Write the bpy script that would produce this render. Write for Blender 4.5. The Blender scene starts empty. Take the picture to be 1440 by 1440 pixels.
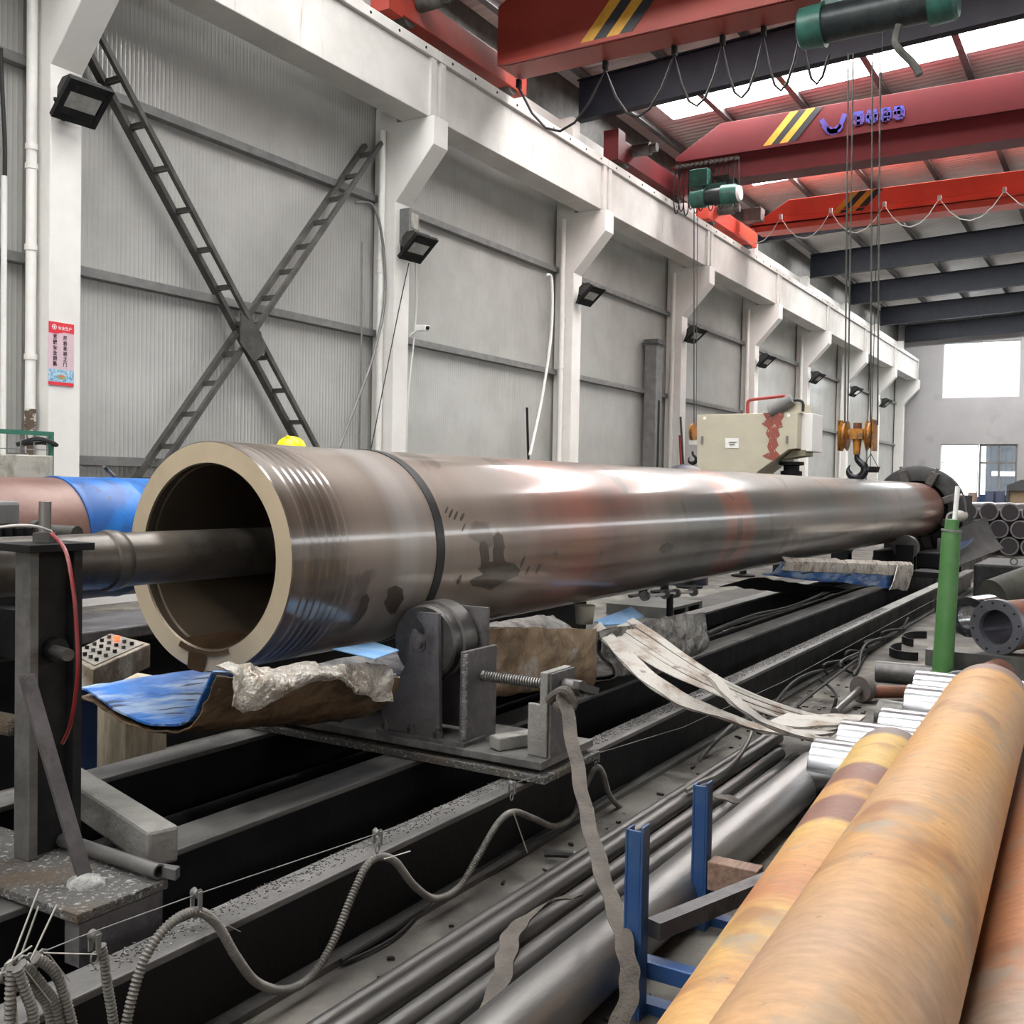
import bpy, math, random
from mathutils import Vector, Matrix, noise
random.seed(7)
PI = math.pi
scene = bpy.context.scene
# ---------------------------------------------------------------- camera
F = 1442.0
CAM = Vector((0, 0, 1.5))
VX, VY, SL = 1590.0, 696.6, 0.0185
fwd = Vector(((VX-720)/F, -(VY-720)/F, -1)).normalized()
h0 = Vector((0, -(VY-SL*(VX-720)-720)/F, -1))
upv = fwd.cross(h0).normalized()
if upv.y < 0: upv = -upv
rgt = fwd.cross(upv)
RM = Matrix((rgt, fwd, upv))
cd = bpy.data.cameras.new('camera'); cam = bpy.data.objects.new('camera', cd)
scene.collection.objects.link(cam)
cam.matrix_world = Matrix.Translation(CAM) @ RM.to_4x4()
cd.sensor_width = 36; cd.lens = 36*F/1440; cd.clip_start = .05; cd.clip_end = 300
scene.camera = cam
scene.view_settings.view_transform = 'Standard'; scene.view_settings.look = 'None'
scene.view_settings.exposure = 0.0; scene.view_settings.gamma = 1; scene.view_settings.use_curve_mapping = False
scene.cycles.max_bounces = 8; scene.cycles.diffuse_bounces = 4; scene.cycles.glossy_bounces = 4
scene.cycles.transparent_max_bounces = 8; scene.cycles.sample_clamp_indirect = 6
scene.cycles.caustics_reflective = False; scene.cycles.caustics_refractive = False
# ---------------------------------------------------------------- sky
W = bpy.data.worlds.new('overcast_sky'); scene.world = W; W.use_nodes = True
bg = W.node_tree.nodes['Background']; bg.inputs[0].default_value = (.93, .97, 1, 1); bg.inputs[1].default_value = 6.0
SKYLIGHT = 31.0      # glow of the translucent roof sheets
SIDEWIN = 4.5        # glow of the frosted side windows

def ray(px, py): return RM @ Vector(((px-720)/F, -(py-720)/F, -1))
def at_x(px, py, x): v = ray(px, py); return CAM + v*(x/v.x)
def at_y(px, py, y): v = ray(px, py); return CAM + v*(y/v.y)
def at_z(px, py, z): v = ray(px, py); return CAM + v*((z-1.5)/v.z)

# ---------------------------------------------------------------- materials
def _n(nt, t, x=0, **kw):
    n = nt.nodes.new(t)
    for k, v in kw.items(): setattr(n, k, v)
    return n
def mk(name, col, rough=.6, metal=0, col2=None, scale=4.0, lo=.4, hi=.65, bump=0, bscale=None, detail=5, stretch=(1,1,1), rvar=0, spec=.5, coat=0, dist=0, col3=None, s3=1.5, lo3=.5, hi3=.6, st3=(1,1,1)):
    m = bpy.data.materials.new(name); m.use_nodes = True; nt = m.node_tree; b = nt.nodes['Principled BSDF']
    b.inputs['Roughness'].default_value = rough; b.inputs['Metallic'].default_value = metal
    b.inputs['Specular IOR Level'].default_value = spec; b.inputs['Coat Weight'].default_value = coat
    b.inputs['Base Color'].default_value = (*col, 1)
    tc = _n(nt, 'ShaderNodeTexCoord'); L = nt.links.new
    def nz(sc, st, ds=0):
        mp = _n(nt, 'ShaderNodeMapping'); mp.inputs['Scale'].default_value = st; L(tc.outputs['Object'], mp.inputs[0])
        n = _n(nt, 'ShaderNodeTexNoise'); n.inputs['Scale'].default_value = sc; n.inputs['Detail'].default_value = detail; n.inputs['Roughness'].default_value = .62
        n.inputs['Distortion'].default_value = ds; L(mp.outputs[0], n.inputs['Vector']); return n
    if col2:
        n = nz(scale, stretch, dist); r = _n(nt, 'ShaderNodeMapRange'); r.inputs['From Min'].default_value = lo; r.inputs['From Max'].default_value = hi
        L(n.outputs['Fac'], r.inputs['Value']); mx = _n(nt, 'ShaderNodeMix', data_type='RGBA'); mx.inputs[6].default_value = (*col, 1); mx.inputs[7].default_value = (*col2, 1)
        L(r.outputs[0], mx.inputs[0]); out = mx.outputs[2]
        if col3:
            n3 = nz(s3, st3, dist); r3 = _n(nt, 'ShaderNodeMapRange'); r3.inputs['From Min'].default_value = lo3; r3.inputs['From Max'].default_value = hi3
            L(n3.outputs['Fac'], r3.inputs['Value']); m3 = _n(nt, 'ShaderNodeMix', data_type='RGBA'); L(out, m3.inputs[6]); m3.inputs[7].default_value = (*col3, 1)
            L(r3.outputs[0], m3.inputs[0]); out = m3.outputs[2]
        L(out, b.inputs['Base Color'])
        if rvar:
            rr = _n(nt, 'ShaderNodeMapRange'); rr.inputs['To Min'].default_value = rough; rr.inputs['To Max'].default_value = rough+rvar
            L(r.outputs[0], rr.inputs['Value']); L(rr.outputs[0], b.inputs['Roughness'])
    if bump:
        n = nz(bscale or scale*3, stretch); bp = _n(nt, 'ShaderNodeBump'); bp.inputs['Strength'].default_value = bump; bp.inputs['Distance'].default_value = .02
        L(n.outputs['Fac'], bp.inputs['Height']); L(bp.outputs[0], b.inputs['Normal'])
    return m
def emis(name, col, s):
    m = bpy.data.materials.new(name); m.use_nodes = True; b = m.node_tree.nodes['Principled BSDF']
    b.inputs['Base Color'].default_value = (*col, 1); b.inputs['Emission Color'].default_value = (*col, 1); b.inputs['Emission Strength'].default_value = s
    return m
M = {}
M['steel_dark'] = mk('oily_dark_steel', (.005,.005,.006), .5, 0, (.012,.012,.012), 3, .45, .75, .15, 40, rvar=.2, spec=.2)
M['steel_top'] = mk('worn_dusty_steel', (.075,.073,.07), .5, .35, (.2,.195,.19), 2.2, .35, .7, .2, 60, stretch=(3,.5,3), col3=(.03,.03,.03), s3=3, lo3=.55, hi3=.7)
M['steel_grey'] = mk('grey_steel', (.10,.095,.10), .5, .45, (.17,.16,.165), 5, .4, .65, .25, 50, col3=(.05,.045,.045), s3=6, lo3=.55, hi3=.7)
M['steel_mid'] = mk('dull_steel_pipe', (.07,.068,.066), .38, .6, (.13,.125,.12), 6, .4, .65, .1, 60, stretch=(1,.15,1))
M['steel_big'] = mk('grey_steel_pipe', (.17,.165,.16), .36, .75, (.28,.275,.27), 3, .4, .65, .08, 70, stretch=(1,.2,1))
M['chrome'] = mk('polished_steel', (.50,.51,.53), .17, 1, (.36,.37,.39), 3, .4, .6, .03, 30, stretch=(.3,6,6), rvar=.12)
M['black'] = mk('black_paint', (.01,.01,.011), .6, 0, (.025,.025,.025), 8, .4, .7, spec=.2)
M['rubber'] = mk('black_cable', (.012,.012,.012), .6)
M['chips'] = mk('swarf_covered_steel', (.09,.088,.085), .75, .1, (.42,.41,.40), 60, .56, .68, .9, 80, detail=3, col3=(.10,.075,.05), s3=4, lo3=.5, hi3=.7)
M['swarf'] = mk('fine_metal_swarf', (.06,.06,.06), .5, .3, (.35,.34,.33), 60, .5, .6)
M['conc_paint'] = mk('white_painted_concrete', (.77,.76,.73), .6, 0, (.66,.645,.615), 1.1, .42, .75, .12, 22, col3=(.42,.38,.33), s3=2.6, lo3=.68, hi3=.82, st3=(3,3,.35))
M['girder'] = mk('stained_shaded_concrete', (.62,.605,.58), .6, 0, (.50,.485,.46), 1.1, .42, .72, .12, 22, col3=(.30,.27,.23), s3=3.2, lo3=.64, hi3=.80, st3=(2,2.4,.22))  # base tone lowered to paint in shade on the beams; streaks are dirt
M['conc_raw'] = mk('raw_concrete', (.43,.41,.36), .85, 0, (.24,.23,.2), 5, .45, .65, .4, 40)
M['galv'] = mk('grey_painted_angle', (.16,.16,.158), .5, .2, (.22,.22,.215), 5)
M['brace'] = mk('dark_grey_brace', (.05,.05,.047), .5, .2, (.1,.1,.09), 4)
M['pvc'] = mk('white_plastic_pipe', (.78,.77,.74), .4, 0, (.66,.64,.6), 3, .5, .8)
M['rafter'] = mk('dark_navy_paint', (.006,.008,.015), .55, 0, (.010,.012,.02), 3, spec=.25)
M['purlin'] = mk('galvanised_purlin', (.10,.10,.10), .4, .5, (.16,.16,.16), 4)
M['red_dark'] = mk('crane_red_paint', (.31,.036,.022), .5, 0, (.24,.03,.02), 1.5, .4, .7, col3=(.3,.05,.04), s3=.8, lo3=.55, hi3=.7)
M['red_backlit'] = mk('crane_red_backlit', (.125,.016,.02), .5, 0, (.10,.014,.016), 1.5, .4, .7, spec=.3)  # crane red darkened: backlit shade put into the colour
M['red_bright'] = mk('crane_orange_red_paint', (.74,.085,.05), .45, 0, (.64,.07,.045), 1.5, .4, .7)
M['stripe_y'] = mk('yellow_stripe_paint', (.62,.33,.03), .5, 0, (.5,.25,.03), 5)
M['stripe_k'] = mk('black_stripe_paint', (.02,.02,.024), .5)
M['logo'] = mk('faded_blue_paint', (.05,.06,.34), .5, 0, (.12,.05,.2), 6)
M['green_hoist'] = mk('hoist_green_paint', (.03,.13,.10), .4, 0, (.015,.06,.05), 4, .4, .7)
M['drum'] = mk('hoist_drum_black', (.014,.02,.022), .4, .3, (.03,.04,.04), 6)
M['hook_y'] = mk('worn_yellow_paint', (.42,.17,.015), .5, 0, (.08,.05,.03), 9, .45, .65)
M['hook_k'] = mk('hook_steel', (.03,.03,.035), .25, .8)
M['face'] = mk('oiled_bare_steel_face', (.56,.47,.33), .3, .25, (.46,.385,.27), 2.2, .4, .65, .03, 60, rvar=.1, col3=(.40,.27,.14), s3=3, lo3=.62, hi3=.8)
M['bore'] = mk('bore_steel', (.13,.10,.07), .35, .5, (.09,.07,.05), 3, stretch=(1,.2,1))
M['strap_steel'] = mk('grey_steel_band', (.03,.032,.033), .4, .4)
M['spill'] = mk('brown_coolant', (.075,.045,.025), .08, 0, spec=.8, coat=.5)
M['bar'] = mk('boring_bar_steel', (.075,.065,.055), .36, .45, (.12,.105,.09), 3, .4, .7, .08, 40, stretch=(1,.25,1), col3=(.03,.028,.026), s3=2.5, lo3=.55, hi3=.7)
M['blue_sheet'] = mk('blue_coated_sheet', (.02,.17,.56), .4, 0, (.025,.10,.36), 3, .4, .6, .1, 30, col3=(.36,.48,.66), s3=3.0, lo3=.46, hi3=.60, st3=(3,.5,3))
_b = M['blue_sheet']; _t = _b.node_tree; _c = _n(_t, 'ShaderNodeTexCoord'); _m = _n(_t, 'ShaderNodeMapping'); _m.inputs['Scale'].default_value = (16, .35, 16); _t.links.new(_c.outputs['Object'], _m.inputs[0])
_z = _n(_t, 'ShaderNodeTexNoise'); _z.inputs['Scale'].default_value = 1.6; _z.inputs['Detail'].default_value = 2; _t.links.new(_m.outputs[0], _z.inputs['Vector']); _r = _n(_t, 'ShaderNodeMapRange'); _r.inputs['From Min'].default_value = .60; _r.inputs['From Max'].default_value = .64; _t.links.new(_z.outputs['Fac'], _r.inputs['Value'])
_x = _n(_t, 'ShaderNodeMix', data_type='RGBA'); _p = _t.nodes['Principled BSDF']; _t.links.new(_p.inputs['Base Color'].links[0].from_socket, _x.inputs[6]); _x.inputs[7].default_value = (.02,.04,.10,1); _t.links.new(_r.outputs[0], _x.inputs[0]); _t.links.new(_x.outputs[2], _p.inputs['Base Color'])
M['blue_barrel'] = mk('scuffed_blue_paint', (.008,.15,.52), .4, 0, (.006,.08,.30), 3, .4, .6, .1, 30, col3=(.03,.03,.06), s3=11, lo3=.62, hi3=.68, dist=1.2)
M['blue_pale'] = mk('pale_blue_sheet', (.33,.52,.78), .4, 0, (.16,.38,.72), 6, .4, .65)
M['kraft'] = mk('oily_brown_backing', (.20,.13,.075), .34, 0, (.07,.045,.025), 6, .40, .62, 1.0, 9, dist=1.5, rvar=.25, spec=.7)
M['kraft_light'] = mk('brown_backing_paper', (.29,.205,.125), .45, 0, (.14,.09,.05), 4, .42, .62, .8, 9, dist=1.2, col3=(.33,.30,.27), s3=3, lo3=.6, hi3=.68)
M['foil'] = mk('crumpled_foil', (.62,.58,.52), .28, .8, (.22,.16,.11), 7, .46, .66, 1.0, 55, dist=.6, rvar=.3, col3=(.72,.70,.66), s3=40, lo3=.52, hi3=.6)
M['foil_grey'] = mk('grey_foil_wrap', (.36,.35,.33), .28, .7, (.11,.10,.095), 7, .4, .6, 1.0, 20, dist=.8)
M['white_sling'] = mk('dirty_white_webbing', (.42,.40,.37), .8, 0, (.22,.16,.12), 5, .50, .68, .3, 90, col3=(.14,.12,.10), s3=9, lo3=.6, hi3=.7)
M['grey_sling'] = mk('dirty_grey_webbing', (.11,.095,.082), .85, 0, (.07,.062,.055), 8, .4, .6, .5, 90)
M['conduit'] = mk('grey_flex_conduit', (.16,.152,.14), .5, .1, (.10,.095,.088), 12)
M['tie'] = mk('pale_cable_tie', (.42,.41,.38), .5)
M['wood'] = mk('weathered_wood', (.50,.44,.33), .8, 0, (.30,.25,.18), 3, .4, .65, .3, 30, stretch=(6,6,1))
M['block'] = mk('dusty_grey_block', (.24,.235,.22), .85, 0, (.17,.165,.155), 6, .4, .65, .5, 30)
M['console'] = mk('grimy_cream_console', (.38,.34,.28), .6, 0, (.14,.105,.075), 7, .42, .62, .4, 30)
M['console_face'] = mk('console_face', (.26,.24,.21), .55, 0, (.14,.13,.115), 14)
M['blue_dark'] = mk('dark_blue_paint', (.02,.045,.14), .45, 0, (.015,.03,.08), 4)
M['blue_rack'] = mk('rack_blue_paint', (.018,.062,.19), .42, .1, (.035,.085,.19), 4, .45, .6, .1, 40, col3=(.09,.085,.085), s3=7, lo3=.6, hi3=.68)
M['green_post'] = mk('green_paint_post', (.06,.18,.05), .45, 0, (.095,.22,.08), 3, .4, .65, .1, 30, col3=(.16,.2,.12), s3=5, lo3=.6, hi3=.7)
M['cream'] = mk('machine_cream_paint', (.50,.47,.36), .5, 0, (.45,.42,.33), 2)
M['red_pipe'] = mk('red_brown_paint', (.28,.035,.03), .45)
M['yellow_hat'] = mk('yellow_plastic', (.85,.74,.01), .3)
M['cloth'] = mk('navy_work_cloth', (.03,.04,.08), .9); M['skin'] = mk('skin', (.45,.27,.18), .6)
M['green_rail'] = mk('green_rail_paint', (.03,.15,.10), .5)
M['white'] = mk('white_paint', (.8,.8,.78), .5); M['cable_w'] = mk('pale_cable', (.6,.6,.58), .5)
M['red'] = mk('sign_red', (.68,.03,.05), .5); M['pink'] = mk('sign_pink', (.66,.48,.54), .5, 0, (.55,.42,.50), 3)
M['signblue'] = mk('sign_blue', (.42,.60,.70), .5, 0, (.10,.30,.50), 30, .45, .6); M['ink'] = mk('sign_ink', (.03,.01,.015), .6)
M['cyan'] = mk('sign_picture', (.55,.16,.06), .5, 0, (.20,.45,.25), 40)
M['glasslamp'] = mk('lamp_lens', (.30,.30,.28), .15, 0, (.42,.42,.40), 7, spec=.9)
M['redlamp'] = emis('glowing_red_button', (1, .09, .03), 3)
M['rusty'] = mk('rusty_brown', (.20,.075,.04), .6, .2, (.10,.045,.03), 4, .4, .65, .2, 30)
M['flange'] = mk('blue_grey_machined_steel', (.16,.165,.19), .4, .5, (.12,.12,.14), 5)
M['strapr'] = mk('red_hose', (.19,.012,.014), .35)
M['grime'] = mk('oil_soaked_floor', (.008,.008,.008), .35, 0, (.03,.028,.025), 3, .5, .8, .5, 20)
M['cable_gold'] = mk('copper_swarf', (.6,.25,.14), .3, .8)
M['tube_end'] = mk('bright_tube', (.55,.55,.56), .3, .9, (.4,.4,.41), 5)

def floor_mat():
    m = mk('dusty_workshop_floor', (.075,.07,.064), .85, 0, (.21,.195,.17), 1.6, .40, .68, .35, 18, detail=8, col3=(.05,.045,.04), s3=2.6, lo3=.52, hi3=.66)
    return m
M['floor'] = floor_mat()
def panel_mat():
    m = mk('ribbed_wall_panel', (.46,.46,.44), .26, .15, (.40,.40,.38), 1.4, .4, .7, spec=.5)
    nt = m.node_tree; b = nt.nodes['Principled BSDF']; L = nt.links.new
    tc = _n(nt, 'ShaderNodeTexCoord'); sp = _n(nt, 'ShaderNodeSeparateXYZ'); L(tc.outputs['Object'], sp.inputs[0])
    mu = _n(nt, 'ShaderNodeMath', operation='MULTIPLY'); mu.inputs[1].default_value = 2*PI/.125; L(sp.outputs['Y'], mu.inputs[0])
    sn = _n(nt, 'ShaderNodeMath', operation='SINE'); L(mu.outputs[0], sn.inputs[0])
    pw = _n(nt, 'ShaderNodeMath', operation='POWER'); pw.inputs[1].default_value = 6; ab = _n(nt, 'ShaderNodeMath', operation='ABSOLUTE'); L(sn.outputs[0], ab.inputs[0]); L(ab.outputs[0], pw.inputs[0])
    mp = _n(nt, 'ShaderNodeMapping'); mp.inputs['Scale'].default_value = (1, 1.2, .5); L(tc.outputs['Object'], mp.inputs[0])
    nz = _n(nt, 'ShaderNodeTexNoise'); nz.inputs['Scale'].default_value = 1.2; nz.inputs['Detail'].default_value = 3; L(mp.outputs[0], nz.inputs['Vector'])
    m2 = _n(nt, 'ShaderNodeMath', operation='MULTIPLY'); m2.inputs[1].default_value = 8.0; L(nz.outputs['Fac'], m2.inputs[0])
    ad = _n(nt, 'ShaderNodeMath', operation='ADD'); L(pw.outputs[0], ad.inputs[0]); L(m2.outputs[0], ad.inputs[1])
    bp = _n(nt, 'ShaderNodeBump'); bp.inputs['Strength'].default_value = .35; bp.inputs['Distance'].default_value = .012; L(ad.outputs[0], bp.inputs['Height']); L(bp.outputs[0], b.inputs['Normal'])
    return m
M['panel'] = panel_mat()
def roof_mat():
    m = mk('roof_sheet_underside', (.74,.70,.68), .4, 0, (.64,.60,.58), .8, .4, .7)
    nt = m.node_tree; b = nt.nodes['Principled BSDF']; L = nt.links.new
    tc = _n(nt, 'ShaderNodeTexCoord'); sp = _n(nt, 'ShaderNodeSeparateXYZ'); L(tc.outputs['Object'], sp.inputs[0])
    mu = _n(nt, 'ShaderNodeMath', operation='MULTIPLY'); mu.inputs[1].default_value = 2*PI/.2; L(sp.outputs['Y'], mu.inputs[0])
    sn = _n(nt, 'ShaderNodeMath', operation='SINE'); L(mu.outputs[0], sn.inputs[0])
    bp = _n(nt, 'ShaderNodeBump'); bp.inputs['Strength'].default_value = .5; bp.inputs['Distance'].default_value = .02; L(sn.outputs[0], bp.inputs['Height'])
    nz = _n(nt, 'ShaderNodeTexNoise'); nz.inputs['Scale'].default_value = 3.5; nz.inputs['Detail'].default_value = 5; L(tc.outputs['Object'], nz.inputs['Vector'])
    b2 = _n(nt, 'ShaderNodeBump'); b2.inputs['Strength'].default_value = .5; b2.inputs['Distance'].default_value = .05; L(nz.outputs['Fac'], b2.inputs['Height']); L(bp.outputs[0], b2.inputs['Normal'])
    L(b2.outputs[0], b.inputs['Normal'])
    return m
M['roof'] = roof_mat()
def plaster_far():
    return mk('far_wall_plaster', (.37,.36,.365), .8, 0, (.32,.315,.32), .35, .4, .65, .1, 10, col3=(.27,.265,.265), s3=.6, lo3=.6, hi3=.75)
M['plaster'] = plaster_far()
def glass_mat():
    m = bpy.data.materials.new('window_glass'); m.use_nodes = True; nt = m.node_tree; nt.nodes.clear()
    o = _n(nt, 'ShaderNodeOutputMaterial'); t = _n(nt, 'ShaderNodeBsdfTransparent'); t.inputs[0].default_value = (.93,.96,.97,1); g = _n(nt, 'ShaderNodeBsdfGlossy'); g.inputs['Roughness'].default_value = .03
    mx = _n(nt, 'ShaderNodeMixShader'); mx.inputs[0].default_value = .1; nt.links.new(t.outputs[0], mx.inputs[1]); nt.links.new(g.outputs[0], mx.inputs[2]); nt.links.new(mx.outputs[0], o.inputs[0]); return m
M['glass'] = glass_mat()
M['skylight'] = emis('translucent_roof_sheet', (1, .99, .97), SKYLIGHT)
M['frosted'] = emis('frosted_side_window', (.95, .98, 1), SIDEWIN)

def pipe_mat(name, stops, rough, metal, blotch, bl_lo=.56, bl_hi=.62, bl_scale=2.6, length=17.0, warp=.12, y0=0.0, ring=1.0, fine=0.0, coat=0.0):
    """bands of colour that change along the pipe (object Y), with stains"""
    m = bpy.data.materials.new(name); m.use_nodes = True; nt = m.node_tree; b = nt.nodes['Principled BSDF']; L = nt.links.new
    tc = _n(nt, 'ShaderNodeTexCoord'); sp = _n(nt, 'ShaderNodeSeparateXYZ'); L(tc.outputs['Object'], sp.inputs[0])
    nz = _n(nt, 'ShaderNodeTexNoise'); nz.inputs['Scale'].default_value = 1.6; nz.inputs['Detail'].default_value = 5; L(tc.outputs['Object'], nz.inputs['Vector'])
    a = _n(nt, 'ShaderNodeMath', operation='MULTIPLY_ADD'); a.inputs[1].default_value = warp*2; L(nz.outputs['Fac'], a.inputs[0]); L(sp.outputs['Y'], a.inputs[2])
    mr = _n(nt, 'ShaderNodeMapRange'); mr.inputs['From Min'].default_value = y0+warp; mr.inputs['From Max'].default_value = y0+warp+length; L(a.outputs[0], mr.inputs['Value'])
    cr = _n(nt, 'ShaderNodeValToRGB'); L(mr.outputs[0], cr.inputs[0]); el = cr.color_ramp.elements
    while len(el) > 1: el.remove(el[-1])
    el[0].position = 0; el[0].color = (*stops[0][1], 1)
    for p, c in stops[1:30]:
        e = el.new(min(1, p/length)); e.color = (*c, 1)
    # thin lathe rings
    mp = _n(nt, 'ShaderNodeMapping'); mp.inputs['Scale'].default_value = (.03, 5, .03) if not fine else (2, 5, 2); L(tc.outputs['Object'], mp.inputs[0])
    n2 = _n(nt, 'ShaderNodeTexNoise'); n2.inputs['Scale'].default_value = 1 if not fine else 9; n2.inputs['Detail'].default_value = 3 if not fine else 9; n2.inputs['Roughness'].default_value = .5 if not fine else .7; L(mp.outputs[0], n2.inputs['Vector'])
    r2 = _n(nt, 'ShaderNodeMapRange'); r2.inputs['From Min'].default_value = .35; r2.inputs['From Max'].default_value = .65; r2.inputs['To Min'].default_value = 1-.14*ring; r2.inputs['To Max'].default_value = 1+.12*ring; L(n2.outputs['Fac'], r2.inputs['Value'])
    hs = _n(nt, 'ShaderNodeHueSaturation'); L(cr.outputs[0], hs.inputs['Color']); L(r2.outputs[0], hs.inputs['Value'])
    n3 = _n(nt, 'ShaderNodeTexNoise'); n3.inputs['Scale'].default_value = bl_scale; n3.inputs['Detail'].default_value = 4; n3.inputs['Distortion'].default_value = .5; L(tc.outputs['Object'], n3.inputs['Vector'])
    r3 = _n(nt, 'ShaderNodeMapRange'); r3.inputs['From Min'].default_value = bl_lo; r3.inputs['From Max'].default_value = bl_hi; r3.inputs['To Max'].default_value = .7; L(n3.outputs['Fac'], r3.inputs['Value'])
    mx = _n(nt, 'ShaderNodeMix', data_type='RGBA'); L(r3.outputs[0], mx.inputs[0]); L(hs.outputs[0], mx.inputs[6]); mx.inputs[7].default_value = (*blotch, 1)
    L(mx.outputs[2], b.inputs['Base Color']); b.inputs['Metallic'].default_value = metal
    rr = _n(nt, 'ShaderNodeMapRange'); rr.inputs['To Min'].default_value = rough-.05; rr.inputs['To Max'].default_value = rough+.13; L(n2.outputs['Fac'], rr.inputs['Value']); L(rr.outputs[0], b.inputs['Roughness'])
    bp = _n(nt, 'ShaderNodeBump'); bp.inputs['Strength'].default_value = .03 if not fine else .12; bp.inputs['Distance'].default_value = .006; L(n2.outputs['Fac'], bp.inputs['Height']); L(bp.outputs[0], b.inputs['Normal'])
    b.inputs['Coat Weight'].default_value = coat; b.inputs['Coat Roughness'].default_value = .12; b.inputs['Coat IOR'].default_value = 1.5+coat*.8
    if fine:
        def layer(src, sc, lo, hi, amt, col):
            n4 = _n(nt, 'ShaderNodeTexNoise'); n4.inputs['Scale'].default_value = sc; n4.inputs['Detail'].default_value = 8; n4.inputs['Roughness'].default_value = .65; L(tc.outputs['Object'], n4.inputs['Vector'])
            r4 = _n(nt, 'ShaderNodeMapRange'); r4.inputs['From Min'].default_value = lo; r4.inputs['From Max'].default_value = hi; r4.inputs['To Max'].default_value = amt; L(n4.outputs['Fac'], r4.inputs['Value'])
            m4 = _n(nt, 'ShaderNodeMix', data_type='RGBA'); L(r4.outputs[0], m4.inputs[0]); L(src, m4.inputs[6]); m4.inputs[7].default_value = (*col, 1); return m4.outputs[2]
        o_ = layer(mx.outputs[2], 5, .56, .64, .5, (.25,.21,.16)); o_ = layer(o_, 24, .64, .70, .6, (.14,.065,.04)); o_ = layer(o_, 3, .62, .66, .6, (.24,.24,.21))
        L(o_, b.inputs['Base Color'])
    return m

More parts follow.
